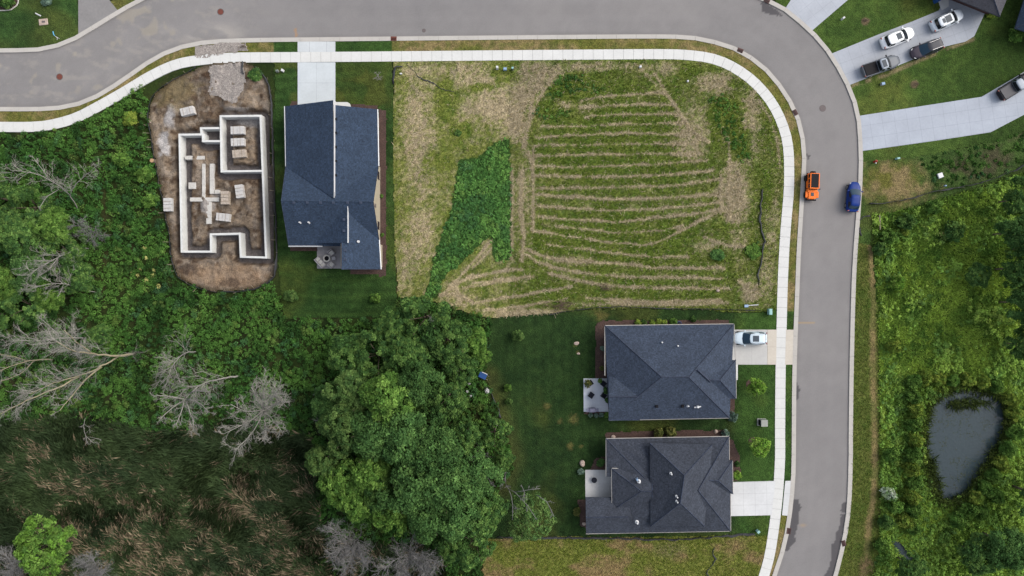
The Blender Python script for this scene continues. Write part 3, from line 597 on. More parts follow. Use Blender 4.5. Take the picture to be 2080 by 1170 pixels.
# ---------------------------------------------------------------- driveways, paths, patios, beds
def flat(name, poly, z1, mat, z0=-0.05): 
    return tag(MB().prism([W(*p) for p in poly], z0, z1).build(name, mat), None, None, None, 'structure')
flat('driveway', [(605, 85), (681.5, 85), (681.5, 106), (605, 106)], 0.122, concrete('apron_concrete', C(224, 230, 234), 2.6, 0, 0, W(629, 0)[0]))
flat('driveway', [(605, 127), (681.5, 127), (681.5, 236), (605, 236)], 0.122, concrete('drive_concrete_north', C(222, 230, 235), 2.85, 3.1, 0, W(605, 0)[0], W(0, 127)[1], dark=0.85))
flat('stoop', [(676, 208), (706, 208), (711, 211), (713, 216), (713, 236), (676, 236)], 0.16, M['walk'])
flat('driveway', [(1494, 669.5), (1558, 669.5), (1558, 740.5), (1484, 740.5), (1484, 669.5)], 0.122, concrete('drive_concrete_old', C(216, 216, 214), 2.4, 2.6, 0, W(1494, 0)[0], W(0, 669)[1], dark=0.88))
flat('driveway', [(1558.4, 669.5), (1577, 669.5), (1576, 740.5), (1558.4, 740.5)], 0.12, concrete('drive_concrete_buff', C(226, 218, 205), 0, 2.6, 0, 0, W(0, 669)[1], dark=0.93))
flat('driveway', [(1596, 669.5), (1612, 669.5), (1610, 740.5), (1594, 740.5)], 0.12, concrete('apron_concrete_buff', C(224, 216, 203), 0, 1.6, 0, 0, W(0, 669)[1], dark=0.93))
flat('driveway', [(1480, 979), (1574.5, 976.5), (1567, 1046), (1478, 1048)], 0.122, concrete('drive_concrete_south', C(232, 234, 236), 1.75, 1.72, 0.02, W(1509, 0)[0], W(0, 979)[1], dark=0.86))
flat('driveway', [(1594.5, 976.5), (1612, 976), (1606, 1048), (1588, 1046)], 0.122, concrete('apron_concrete_south', C(232, 234, 236), 0, 1.72, 0, 0, W(0, 979)[1], dark=0.86))
flat('driveway', [(1594, 19), (1620, -22), (1740, -120), (1830, -120), (1722, 0), (1648.5, 63)], 0.12, concrete('drive_concrete_a', C(200, 206, 216), 1.7, 1.7, math.radians(38), *W(1648, 64), dark=0.9))
flat('driveway', [(1687, 110), (1780, 72), (1850, 45), (1906, 22), (1940, -40), (1975, -30), (2001, 24), (1978, 74), (1960, 85), (1919, 95), (1800, 143), (1723, 174)], 0.12, concrete('drive_concrete_b', C(192, 198, 208), 1.75, 1.75, math.radians(20), *W(1723, 174), dark=0.88))
flat('footpath', [(1900, -10), (1895, -40), (1925, -40), (1926, 14), (1912, 22)], 0.13, M['walk'])
flat('driveway', [(1742.5, 236), (1870, 216), (1993, 197), (2080, 146), (2200, 70), (2230, 150), (2080, 233), (2011, 269), (1900, 286), (1751, 307)], 0.12, concrete('drive_concrete_c', C(194, 202, 215), 1.85, 1.85, math.radians(8.5), *W(1750, 307), dark=0.86))
flat('driveway', [(160, -120), (222, -120), (222, 0), (240, 22), (208, 44), (160, 74)], 0.12, pm('worn_asphalt', C(152, 150, 150), 0.9, n1=(3, 0.08), n2=(0.5, 0.06)))
flat('patio', [(644, 498), (697, 498), (697, 545.5), (644.5, 545.5)], 0.10, concrete('stamped_patio', C(172, 169, 172), 0.6, 0.6, 0, *W(644, 498), dark=0.9, blotch=0.14))
flat('patio', [(1185, 768.5), (1240, 768.5), (1240, 836), (1185.5, 836)], 0.14, concrete('patio_concrete', C(232, 238, 248), 2.0, 2.0, 0, *W(1204, 769), dark=0.93))
flat('patio', [(1188.5, 954), (1250, 954), (1250, 1012), (1189, 1012)], 0.12, concrete('patio_concrete_south', C(236, 236, 236), 2.2, 2.1, 0, *W(1217, 954), dark=0.9, blotch=0.14))
def bed(poly): grid('mulch_bed', poly, 0.085, lambda px, py: np.tile(C(92, 72, 66), (len(px), 1)), M['mulch'], 2.4, hfn=lambda px, py: 0.05 * fbm(px, py, 7, 2, 3), ragged=1.0)
bed([(770, 222), (785, 224), (785, 560), (770, 562)]); bed([(592, 206), (606, 206), (606, 226), (590, 226)]); bed([(590, 498), (645, 498), (645, 510), (590, 510)]); bed([(712, 545), (775, 545), (776, 556), (712, 557)])
bed([(713, 212), (768, 214), (768, 228), (714, 228)])
bed([(1210, 665), (1214, 655), (1225, 651), (1480, 650), (1480, 668), (1236, 668), (1236, 768), (1209, 768)]); bed([(1186, 836), (1238, 836), (1238, 842), (1186, 842)]); bed([(1480, 805), (1492, 806), (1490, 850), (1482, 856)])
bed([(1229, 884), (1234, 877), (1478, 873), (1482, 890), (1240, 900)]); bed([(1210, 930), (1236, 925), (1240, 956), (1196, 956)]); bed([(1173, 1016), (1192, 1012), (1194, 1075), (1178, 1066)]); bed([(1476, 890), (1488, 893), (1503, 930), (1504, 960), (1496, 978), (1482, 978)])
bed([(-60, -60), (30, -60), (37, -20), (36, 10), (28, 19), (0, 21), (-60, 20)])
tag(MB().tube([(*W(*p), 0.12) for p in smooth([(-60, 21), (0, 22), (24, 20), (35, 12), (39, -5), (37, -60)], 8)], 0.09).build('bed_edging', M['kerb']), 'pale concrete edging curved around the mulch bed', 'edging')
flat('water', POND, -0.15, M['water'], -0.4); flat('water', POOL, -0.15, M['water'], -0.4)
# ---------------------------------------------------------------- houses
def hip(mb, cap, c, r, ze, zr, axis='x', th=0.2):
    e = [P(x, y, ze) for x, y in c]; a, b_ = [P(x, y, zr) for x, y in r]
    v = e + [a, b_] + [(x, y, z - th) for x, y, z in e]
    if axis == 'x': f = [(0, 4, 5, 1), (1, 5, 2), (2, 5, 4, 3), (3, 4, 0)]; hp = [(0, 4), (3, 4), (1, 5), (2, 5)]
    else: f = [(0, 4, 1), (1, 4, 5, 2), (2, 5, 3), (3, 5, 4, 0)]; hp = [(0, 4), (1, 4), (2, 5), (3, 5)]
    f += [(6, 7, 8, 9)] + [(i, (i + 1) % 4, 6 + (i + 1) % 4, 6 + i) for i in range(4)]
    mb.add(v, f)
    if cap is not None:
        for i, j in hp + [(4, 5)]:
            if math.dist(v[i], v[j]) > 0.5: cap.tube([v[i], v[j]], 0.085, 4)
def gutter(par, mat, org, pts, ze, w=0.14):
    q = [P(x, y, ze) for x, y in pts]; MB().tube([(x, y, z - 0.03) for x, y, z in q], w * 0.6, 4).build('gutter', mat, par, origin=org)
def wallbox(name, parent, poly, h, mat, org):   # poly in ground pixels
    return MB().prism([W(*p) for p in poly], -0.1, h).build(name, mat, parent, origin=org)
def box_on(name, parent, mat, org, c, d, rz=0.0, bev=0.0):
    return MB().box(c, d, rz).build(name, mat, parent, origin=org, bevel=bev)
def roofvents(parent, org, spots, mat, size, name='roof_vent', lift=0.12):
    for x, y, z in spots:
        c = P(x, y, z); mb = MB().box((c[0], c[1], z - 0.1), (size * 0.75, size * 0.75, 0.4)).box((c[0], c[1], z + lift), (size, size, 0.12), taper=0.8)
        mb.build(name, mat, parent, origin=org)
def pipes(parent, org, spots, mat=None, r=0.09):
    for x, y, z in spots:
        c = P(x, y, z); MB().cyl((c[0], c[1], z - 0.4), r, 0.95, 10).cyl((c[0], c[1], z - 0.15), r * 2.2, 0.12, 10, r).build('vent_pipe', mat or M['white'], parent, origin=org)
# --- house 1: offset gables
h1 = thing('house', 'house with blue shingled roof and white trim, next to the foundation walls', 'house', (*W(690, 370), 0)); o1 = h1.location
R1 = [[(578, 216, 2.9), (676, 203.5, 5.75), (679.5, 404, 5.75), (580.5, 338, 2.95)],
      [(677.5, 213, 5.3), (766.5, 222, 2.9), (768.5, 337, 2.9), (681, 398, 5.3)],
      [(580.5, 337.5, 2.9), (571, 408.5, 5.8), (758.5, 410, 5.8), (768.5, 336.5, 2.9)],
      [(571, 408.5, 5.81), (758.5, 410, 5.81), (770, 487, 3.2), (706, 500, 2.9), (586, 499.5, 2.9)],
      [(705.5, 418, 5.5), (706, 493.5, 5.5), (643, 494, 3.15), (643, 479, 3.2)],
      [(706, 422, 5.15), (769.5, 486.5, 3.2), (773.5, 547, 2.9), (694, 547, 5.45), (694, 493, 5.45), (706, 493, 5.15)]]
mb = MB(); [mb.slab([P(*p) for p in q], 0.2) for q in R1]; mb.build('roof', M['roof_blue'], h1, origin=o1)
cap = MB()
cap.tube([P(571, 408.5, 5.78), P(758.5, 410, 5.78)], 0.09, 4)
cap.build('ridge_cap', M['roof_blue'], h1, origin=o1)
tr = MB()
def vstrip(a, b_, ztop, zbot, w=0.07):
    A, B = P(*a, ztop), P(*b_, ztop); tr.box(((A[0] + B[0]) / 2 + w / 2, (A[1] + B[1]) / 2, (ztop + 0.04 + zbot) / 2), (w, abs(A[1] - B[1]), ztop + 0.04 - zbot))
vstrip((677, 203.5), (679.5, 402), 5.75, 4.7); vstrip((705.8, 419), (706, 493), 5.5, 4.6)
tr.build('clerestory_trim', M['white'], h1, origin=o1)
for pts, z in (([(578, 216), (580.5, 338)], 2.9), ([(766.8, 222), (769, 337)], 2.9), ([(586, 500), (655, 500)], 2.9), ([(770, 487), (773.8, 547)], 3.0)): gutter(h1, M['white'], o1, pts, z, 0.17)
for a, b_ in (((580, 338, 2.95), (571, 408.5, 5.8)), ((571, 408.5, 5.8), (586, 499.5, 2.9)), ((758.5, 410, 5.8), (769, 337, 2.95)), ((758.5, 410, 5.8), (770, 487, 3.2)), ((694, 493, 5.45), (694, 547, 5.45)), ((694, 547, 5.45), (773.5, 547, 2.9))):
    MB().tube([P(*a), P(*b_)], 0.035, 4).build('rake_trim', M['roofcap'], h1, origin=o1)
wallbox('wall', h1, [(598, 234), (686, 234), (686, 340), (598, 340)], 2.75, M['siding'], o1)
wallbox('wall', h1, [(686.2, 240), (770, 240), (770, 340), (686.2, 340)], 2.75, M['siding'], o1)
wallbox('wall', h1, [(598, 340.2), (772.5, 340.2), (772.5, 498), (598, 498)], 2.8, M['siding'], o1)
wallbox('wall', h1, [(716, 498.2), (777, 498.2), (777, 543), (716, 543)], 2.8, M['siding'], o1)
wy = lambda y: W(0, y)[1]
for xg in (600, 772.5):
    x = W(xg, 0)[0]; s_ = 1 if xg > 700 else -1
    MB().add([(x, wy(342), 2.81), (x, wy(496), 2.81), (x, wy(419), 5.45), (x - .2 * s_, wy(342), 2.81), (x - .2 * s_, wy(496), 2.81), (x - .2 * s_, wy(419), 5.45)],
             [(0, 1, 2), (5, 4, 3), (0, 3, 4, 1), (1, 4, 5, 2), (2, 5, 3, 0)]).build('gable_wall', M['siding'], h1, origin=o1)
box_on('gable_vent', h1, M['iron'], o1, (W(772.5, 0)[0] + .02, wy(424), 3.9), (0.08, 0.5, 0.9))
mb = MB(); x = W(715.8, 0)[0]; mb.prism([W(708, 499), W(708, 543), W(716, 543), W(716, 499)], 2.9, 4.7); mb.build('gable_wall', M['siding'], h1, origin=o1)
roofvents(h1, o1, [(682.5, y, 5.2) for y in (242, 270, 299, 327, 356)], M['black'], 0.34)
roofvents(h1, o1, [(x, 411.5, 5.72) for x in (597, 624, 651, 677, 706, 733)], M['ventbox'], 0.4, lift=0.1)
roofvents(h1, o1, [(699, 446, 5.25), (699, 469, 5.25), (701, 508, 5.25), (701, 527, 5.25)], M['ventbox'], 0.42)
pipes(h1, o1, [(610, 452, 4.5), (628, 452, 4.5)]); pipes(h1, o1, [(729, 491, 4.3)], r=0.17)
box_on('garage_door', h1, M['white'], o1, (W(642, 0)[0], wy(233.6), 1.15), (4.9, 0.06, 2.2))
box_on('front_door', h1, M['bark'], o1, (W(697, 0)[0], wy(239.6), 1.2), (1.0, 0.06, 2.1))
for xx in (728, 752): box_on('window', h1, M['glass'], o1, (W(xx, 0)[0], wy(239.6), 1.5), (1.0, 0.06, 1.3))
for yy in (270, 360, 460): box_on('window', h1, M['glass'], o1, (W(597.8, 0)[0], wy(yy), 1.5), (0.06, 1.2, 1.3)); box_on('window', h1, M['glass'], o1, (W(772.7 if yy > 340 else 770.2, 0)[0], wy(yy), 1.5), (0.06, 1.2, 1.3))
for xx in (615, 650, 690): box_on('window', h1, M['glass'], o1, (W(xx, 0)[0], wy(498.3), 1.4), (1.4, 0.06, 1.6))
# --- house 2
h2 = thing('house', 'dark grey hip-roofed house with the silver car parked on its driveway', 'house', (*W(1360, 757), 0)); o2 = h2.location
mb, cap = MB(), MB()
hip(mb, cap, [(1228.5, 661.5), (1491, 658), (1482, 849), (1237, 854)], [(1344, 766), (1399, 766)], 2.9, 5.9)
hip(mb, cap, [(1440, 731.5), (1494.6, 731.5), (1495.2, 810), (1440, 810)], [(1441, 772), (1462, 772)], 2.93, 4.5)
mb.slab([P(1235.5, 763, 2.95), P(1251, 763, 3.2), P(1296, 806, 4.6), P(1236.5, 806.5, 4.55)], 0.2); mb.slab([P(1236.5, 806.5, 4.56), P(1296, 806, 4.6), P(1300, 854, 2.98), P(1236.5, 854.5, 2.96)], 0.2)
cap.tube([P(1236.5, 806.5, 4.56), P(1294, 806, 4.62)], 0.12, 4); cap.tube([P(1417, 752, 5.5), P(1443, 776, 4.55)], 0.13, 4)
mb.build('roof', M['roof_grey'], h2, origin=o2); cap.build('ridge_cap', M['roofcap'], h2, origin=o2)
wallbox('wall', h2, [(1240, 669), (1472, 667), (1466, 838), (1247, 842)], 2.7, M['stone'], o2); wallbox('garage_block', h2, [(1466.3, 738), (1477, 738), (1477, 800), (1466.3, 800)], 2.7, M['stone'], o2)
for pts in ([(1228.5, 661.5), (1491, 658)], [(1491, 658), (1494, 731)], [(1237, 854), (1482, 849)], [(1228.5, 661.5), (1228.5, 763)], [(1236, 763), (1237, 854)], [(1494.8, 731), (1495.4, 810)]): gutter(h2, M['kerb'], o2, pts, 2.9, 0.1)
roofvents(h2, o2, [(1334, 825.5, 3.95), (1386.5, 825, 3.95)], M['black'], 0.42); roofvents(h2, o2, [(x, 694.5, 3.8) for x in (1315, 1323, 1331)], M['ventbox'], 0.2, lift=0.05)
pipes(h2, o2, [(1344, 695, 3.85), (1376, 702, 4.1), (1397, 824, 3.95)], r=0.1)
mb = MB(); c = P(1417, 826, 4.0); mb.cyl((c[0], c[1], 3.5), 0.16, 0.9, 10); mb.tube([(c[0] - .5, c[1] - .1, 4.1), (c[0] + .45, c[1] + .05, 4.15)], 0.09, 8); mb.build('flue', M['white'], h2, origin=o2)
box_on('entry_slab', h2, M['white'], o2, (*W(1496, 756), 0.12), (0.28, 2.3, 0.1))
for yy in (690, 715): box_on('garage_door', h2, M['white'], o2, (W(1471.6 if yy < 700 else 1470.8, 0)[0], wy(yy), 1.15), (0.06, 1.7, 2.2))
for xx in (1290, 1350, 1420): box_on('window', h2, M['glass'], o2, (W(xx, 0)[0], wy(668.6), 1.5), (1.2, 0.1, 1.3)); box_on('window', h2, M['glass'], o2, (W(xx, 0)[0], wy(840.4), 1.5), (1.2, 0.14, 1.3))
for yy in (700, 740, 800): box_on('window', h2, M['glass'], o2, (W(1240 + (yy - 669) * 7 / 173, 0)[0], wy(yy), 1.4), (0.1, 1.4, 1.6))
# --- house 3
h3 = thing('house', 'house with a many-gabled charcoal roof, the southernmost beside the curving road', 'house', (*W(1350, 985), 0)); o_3 = h3.location
mb, cap = MB(), MB()
A = lambda *l: [P(*p) for p in l]
mb.slab(A((1231, 891, 2.8), (1481, 886.5, 2.8), (1418, 996, 5.15), (1330, 992, 4.0)), 0.2)
mb.slab(A((1481, 886.5, 2.81), (1484.3, 1079, 2.81), (1418, 996, 5.15)), 0.2)
mb.slab(A((1484, 1079, 2.8), (1234, 1084, 2.8), (1330, 992, 4.0), (1418, 996, 5.15)), 0.2)
mb.slab(A((1231, 891, 2.81), (1330, 992, 4.0), (1234, 1084, 2.8), (1243, 1037, 2.9), (1242, 968.5, 2.95), (1231, 968.5, 2.8)), 0.2)
hip(mb, None, [(1320, 900), (1447, 902.5), (1431, 1069), (1321.5, 1069)], [(1390, 966), (1382, 1022)], 4.1, 6.6, 'y', 0.3)
hip(mb, cap, [(1450, 934.5), (1487.7, 935.5), (1489, 1003), (1450, 1003)], [(1436, 976), (1459, 976.5)], 2.84, 4.3)
hip(mb, cap, [(1242, 951.5), (1325, 951.5), (1325, 1037), (1243, 1037)], [(1303, 998), (1325, 998)], 3.1, 4.7, 'x', 0.45)
hip(mb, None, [(1189.5, 1010.5), (1275, 1010.5), (1290, 1083.5), (1190.5, 1084.5)], [(1190, 1051), (1282, 1050)], 2.78, 3.95)
for a, b_ in (((1481, 886.5, 2.8), (1418, 996, 5.15)), ((1484, 1079, 2.8), (1418, 996, 5.15)), ((1320, 900, 4.1), (1390, 966, 6.6)), ((1447, 902.5, 4.1), (1390, 966, 6.6)), ((1431, 1069, 4.1), (1382, 1022, 6.6)), ((1321.5, 1069, 4.1), (1382, 1022, 6.6)),
              ((1390, 966, 6.6), (1382, 1022, 6.6)), ((1231, 891, 2.8), (1320, 982, 3.9)), ((1190, 1051, 3.95), (1276, 1050, 3.95))): cap.tube([P(*a), P(*b_)], 0.085, 4)
mb.build('roof', M['roof_char'], h3, origin=o_3); cap.build('ridge_cap', M['roofcap'], h3, origin=o_3)
wallbox('wall', h3, [(1244, 899), (1464, 895), (1466, 1065), (1254, 1069), (1254, 974), (1244, 974)], 2.6, M['stone'], o_3); wallbox('garage_block', h3, [(1466.3, 943), (1472, 943), (1472, 994), (1466.3, 994)], 2.6, M['stone'], o_3)
wallbox('porch_wall', h3, [(1206, 1018), (1253.8, 1018), (1253.8, 1069), (1206, 1069)], 2.6, M['stone'], o_3)
wallbox('upper_wall', h3, [(1335, 912), (1428, 914), (1415, 1050), (1336, 1050)], 3.85, M['stone'], o_3)
for pts, z in (([(1231, 891), (1481, 886.5)], 2.8), ([(1231, 891), (1231, 968)], 2.8), ([(1190, 1084.5), (1484, 1079)], 2.8), ([(1242, 951.5), (1243, 1037)], 3.1), ([(1242, 951.5), (1256, 951.5)], 3.1), ([(1484, 1004), (1484.3, 1079)], 2.8), ([(1487.7, 935), (1489, 1003)], 2.84), ([(1481, 887), (1481.5, 934)], 2.8)): gutter(h3, M['kerb'], o_3, pts, z, 0.1)
pipes(h3, o_3, [(1298, 978, 4.65), (1294, 1061, 3.7)], r=0.13); pipes(h3, o_3, [(1363, 962, 6.0), (1374.5, 1008.5, 6.3), (1375, 1018.5, 6.35)], r=0.09)
mb = MB(); c = P(1294, 973.5, 4.4); mb.box((c[0], c[1], 4.5), (0.35, 0.3, 0.5), 0.5, taper=0.7); mb.build('roof_hood', M['palebl'], h3, origin=o_3)
box_on('garage_door', h3, M['white'], o_3, (W(1465.6, 0)[0], wy(1025), 1.15), (0.06, 4.6, 2.2)); box_on('garage_door', h3, M['white'], o_3, (W(1472.3, 0)[0], wy(970), 1.15), (0.06, 2.6, 2.2))
for xx in (1290, 1350, 1420): box_on('window', h3, M['glass'], o_3, (W(xx, 0)[0], wy(897.5), 1.5), (1.2, 0.1, 1.3)); box_on('window', h3, M['glass'], o_3, (W(xx, 0)[0], wy(1067.2), 1.5), (1.2, 0.14, 1.3))
box_on('patio_door', h3, M['glass'], o_3, (W(1253.8, 0)[0], wy(996), 1.15), (0.08, 2.2, 2.1))
# --- two neighbours that only reach into the frame's corner
h4 = thing('house', 'neighbouring house with grey-brown shingle roof at the head of the crowded driveway', 'house', (*W(2060, -70), 0)); o4 = h4.location
def rotp(c, pts, a): return [(c[0] + x * math.cos(a) - y * math.sin(a), c[1] + x * math.sin(a) + y * math.cos(a)) for x, y in pts]
c4 = rotp((1994, -62), [(-95, -75), (70, -75), (70, 75), (-95, 75)], math.radians(22))
mb, cap = MB(), MB(); hip(mb, cap, c4, [((c4[0][0] + c4[3][0]) / 2 + 60, (c4[0][1] + c4[3][1]) / 2 + 24), ((c4[1][0] + c4[2][0]) / 2 - 60, (c4[1][1] + c4[2][1]) / 2 - 24)], 2.9, 6.0)
mb.build('roof', pm('grey_brown_shingles', C(84, 84, 92), 0.9, n1=(5.5, 0.4), n2=(1, 0.1)), h4, origin=o4); cap.build('ridge_cap', M['roofcap'], h4, origin=o4)
wallbox('wall', h4, rotp((1976, -50), [(-82, -62), (58, -62), (58, 64), (-82, 64)], math.radians(22)), 2.75, M['rustd'], o4)
box_on('porch_step', h4, M['white'], o4, (*W(2006, 22), 0.12), (0.95, 0.55, 0.16), math.radians(-18), 0.02)
h5 = thing('house', 'house with dark blue-grey roof cut off by the frame beside the grey-brown one', 'house', (*W(2160, 20), 0)); o5 = h5.location
c5 = rotp((2160, 20), [(-82, -85), (90, -85), (90, 66), (-82, 66)], math.radians(18))
mb, cap = MB(), MB(); hip(mb, cap, c5, rotp((2160, 20), [(0, -10), (20, -10)], math.radians(18)), 2.9, 6.2); mb.build('roof', M['roof_blue'], h5, origin=o5); cap.build('ridge_cap', M['roofcap'], h5, origin=o5)
wallbox('wall', h5, rotp((2145, 25), [(-66, -70), (80, -70), (80, 50), (-66, 50)], math.radians(18)), 2.75, M['siding'], o5)

# ---------------------------------------------------------------- vehicles
def sup(a, b_, t, n):
    c, s = math.cos(t), math.sin(t); return a * math.copysign(abs(c) ** (2 / n), c), b_ * math.copysign(abs(s) ** (2 / n), s)
def loft(rings, closed_top=True):
    mb = MB(); n = len(rings[0])
    vs = [p for r in rings for p in r]; f = [(i * n + k, i * n + (k + 1) % n, (i + 1) * n + (k + 1) % n, (i + 1) * n + k) for i in range(len(rings) - 1) for k in range(n)]
    f.append(tuple(range(n - 1, -1, -1))); f.append(tuple((len(rings) - 1) * n + k for k in range(n)))
    return mb.add(vs, f)
def car(name, label, px, py, deg, mat, L=4.9, Wd=1.95, Ht=1.75, kind='suv', roof=None, cat='car', glass=None, sun=None, rails=False, xf=0.275, xr=-0.465, rf=1.1, rr=0.36, bedcol=None, zh=1.02):
    loc = P(px, py, Ht * 0.75); t = thing(name, label, cat, (loc[0], loc[1], 0.12 if cat != 'road' else 0), math.radians(deg))
    t.location.z = 0.125
    glass = glass or M['glass']; K = 40; th = [2 * math.pi * (k + .5) / K for k in range(K)]
    def ring(sx, sy, z, n=5.0, top=False):
        out = []
        for a in th:
            x, y = sup(L / 2 * sx, Wd / 2 * sy, a, n); fr = max(0, x / (L / 2) - 0.45); y *= 1 - 0.22 * fr * fr / 0.3; x -= 0.10 * L * 0.5 * (abs(y) / (Wd / 2)) ** 3 * (0.9 if x > 0 else 0.45)
            zz = z
            if top: zz = z - 0.20 * max(0, (x / (L / 2) - 0.35) / 0.65) ** 1.5 
            out.append((x, y, zz))
        return out
    body = loft([ring(.95, .88, .24), ring(.99, .97, .36), ring(1, 1, .58), ring(1, .995, .74), ring(.985, .965, zh - .1, top=True), ring(.955, .90, zh - .01, top=True), ring(.80, .70, zh + .05, top=True), ring(.4, .35, zh + .075, top=True)])
    ob = body.build('body', mat, t, True)
    xf, xr = xf * L, xr * L; Zb, Zt = zh - 0.02, Ht; wb, wt = Wd / 2 * 0.93, Wd / 2 * 0.72; n = 7.0
    def cab(a, v, off=0.0):
        x, y = sup(1, 1, a, n); xm, xh = (xf + xr) / 2, (xf - xr) / 2
        ztop = 1 - (1 - v) ** 1.15
        x0_ = xm + x * xh; x1_ = (xf - rf + xr + rr) / 2 + x * (xf - rf - xr - rr) / 2
        X = x0_ + (x1_ - x0_) * v - (0.16 * y * y if x > 0 else -0.08 * y * y); Y = y * (wb + (wt - wb) * v) ; Z = Zb + (Zt - 0.06 - Zb) * ztop
        return np.array((X + off * math.copysign(1, x) * (abs(x) > .9), Y + off * y, Z + off * 0.4))
    rings = [[tuple(cab(a, v)) for a in th] for v in (0, .5, .93)]
    tp = [[(lambda q: (xm_ + (q[0] - xm_) * k, q[1] * k, Zt - .05 + dz))(cab(a, 1.0)) for a in th] for k, dz in ((.985, -.005), (.9, .035), (.5, .055)) for xm_ in ((xf - rf + xr + rr) / 2,)]
    loft(rings + tp).build('cabin', roof or mat, t, True)
    def strip(nm, a0, a1, v0, v1, m, off=0.012, seg_=9):
        aa = np.radians(np.linspace(a0, a1, seg_)); vs = [cab(a, v, off) for v in (v0, (v0 + v1) / 2, v1) for a in aa]
        mesh_np(nm, np.array(vs), np.array([(r * seg_ + i, r * seg_ + i + 1, (r + 1) * seg_ + i + 1, (r + 1) * seg_ + i) for r in range(2) for i in range(seg_ - 1)]), m, t, True)
    strip('windshield', -43, 43, .04, .92, glass, 0.014); strip('rear_window', 139, 221, .18, .88, glass, 0.014)
    for s in (1, -1):
        strip('side_window', s * 50, s * 88, .16, .86, M['glass']); strip('side_window', s * 92, s * 130, .16, .86, M['glass'])
    xm_ = (xf - rf + xr + rr) / 2; rl = (xf - rf - xr - rr)
    if sun:
        for (a, b_, wd) in sun: MB().box((xm_ + a * rl / 2, 0, Zt - 0.0), (b_ * rl, wd * 2 * wt, 0.035)).build('sunroof', M['glassg'], t, bevel=0.01)
    if rails:
        for s in (1, -1): MB().tube([(xm_ - rl * .44, s * wt * .84, Zt - .02), (xm_ - rl * .38, s * wt * .84, Zt + .07), (xm_ + rl * .36, s * wt * .84, Zt + .07), (xm_ + rl * .42, s * wt * .84, Zt - .02)], 0.022, 6).build('roof_rail', M['alloy'] if mat is not M['p_blue'] else M['p_blue'], t)
    for sx in (.31, -.30):
        for s in (1, -1):
            w = MB().cyl((sx * L, s * (Wd / 2 - 0.13), .36 - .125 + .125), 0.36, 0.25, 20, axis='y').build('wheel', M['rubber'], t); w.data.name = 'wheel'
            MB().cyl((sx * L, s * (Wd / 2 - 0.115), .36), 0.24, 0.25, 14, axis='y').build('rim', M['alloy'], w)
    for s in (1, -1):
        MB().box((L * .425, s * Wd * .33, zh - .27), (.34, .26, .10), s * -.55).build('headlight', M['lamp_glass'], t, bevel=.03)
        MB().box((-L * .478, s * Wd * .37, zh - .1), (.12, .30, .22), s * .25).build('taillight', M['tail'], t, bevel=.03)
        MB().box((xf - .42, s * (Wd / 2 + .07), zh + .08), (.16, .26, .17), s * .2).build('wing_mirror', mat if kind != 'pickup' else M['black'], t, bevel=.03)
    if kind == 'pickup':
        MB().box(((-.475 * L + xr) / 2 + .02, 0, zh + .06), (xr + .47 * L - .12, Wd * .82, .10)).build('bed_cover', bedcol or M['black'], t, bevel=.03)
        for s in (1, -1): MB().box(((-.485 * L + xr) / 2, s * Wd * .445, zh + .02), (xr + .47 * L, .12, .16)).build('bed_rail', mat, t, bevel=.03)
        MB().box((-L * .487, 0, zh - .12), (.08, Wd * .7, .42)).build('tailgate', mat, t, bevel=.03)
    return t
car('parked_car', 'white SUV with square grey sunroof parked on the crowded driveway', 1827, 74, 22, M['p_white'], 5.1, 1.98, 1.78, sun=[(.42, .36, .66)], xr=-.43, rr=.25)
car('parked_car', 'pale silver SUV with long panoramic roof glass parked nearest the garage', 1928, 38, 25, M['p_ice'], 5.1, 1.98, 1.78, sun=[(.30, .44, .7), (-.38, .2, .5)], rails=True, xr=-.43, rr=.3)
car('parked_car', 'dark plum SUV with bright roof rails parked facing the pickup on the driveway', 1886, 97, 201, M['p_plum'], 4.9, 1.95, 1.75, glass=M['glassb'], rails=True, roof=M['p_dark'])
car('pickup_truck', 'grey pickup truck with black bed cover parked near the driveway mouth', 1793.5, 131, 19, M['p_grey'], 5.9, 2.05, 1.85, 'pickup', cat='truck', sun=[(0, .58, .72)], xf=.235, xr=-.12, rf=.9, rr=.12, roof=M['p_mid'])
car('pickup_truck', 'black pickup truck at the edge of the frame on the long curved driveway', 2070, 172, 32, M['p_black'], 5.9, 2.05, 1.85, 'pickup', cat='truck', xf=.235, xr=-.12, rf=.9, rr=.12, roof=M['p_mid'], bedcol=M['p_dark'])
car('parked_car', 'silver SUV parked nose-in beside the hip-roofed house', 1526, 687.5, 180, M['p_pale'], 4.95, 2.0, 1.72, glass=M['glassb'], sun=[(.30, .42, .62)], rails=True)
t = car('parked_car', 'deep blue hatchback parked against the right-hand kerb', 1737, 399, 84.5, M['p_blue'], 4.5, 1.9, 1.6, glass=M['glassb'], rails=True, xr=-.44, rr=.55); t.location.z = 0.0
# orange off-roader
L4 = P(1652, 376, 1.3); j = thing('off_road_car', 'boxy orange off-roader with black roof panel and spare wheel parked by the left kerb', 'car', (L4[0], L4[1], 0), math.radians(-92))
org_ = M['p_orange']
MB().box((-.35, 0, .85), (2.75, 1.52, .6)).box((1.42, 0, .86), (1.25, 1.18, .52), taper=.94).box((1.45, 0, .5), (1.5, 1.0, .3)).build('body', org_, j, bevel=.05)
MB().box((-.55, 0, 1.47), (2.25, 1.42, .66), taper=.93).build('cabin', org_, j, bevel=.05)
MB().box((-.55, 0, 1.80), (2.3, 1.38, .09)).build('roof_frame', org_, j, bevel=.03); MB().box((-.58, 0, 1.85), (2.05, 1.12, .03)).build('roof_panel', M['black'], j)
mesh_np('windshield', np.array([(.58, -.62, 1.2), (.58, .62, 1.2), (.44, .60, 1.74), (.44, -.60, 1.74)]) + np.array((.09, 0, 0)), [(0, 1, 2, 3)], M['glass'], j)
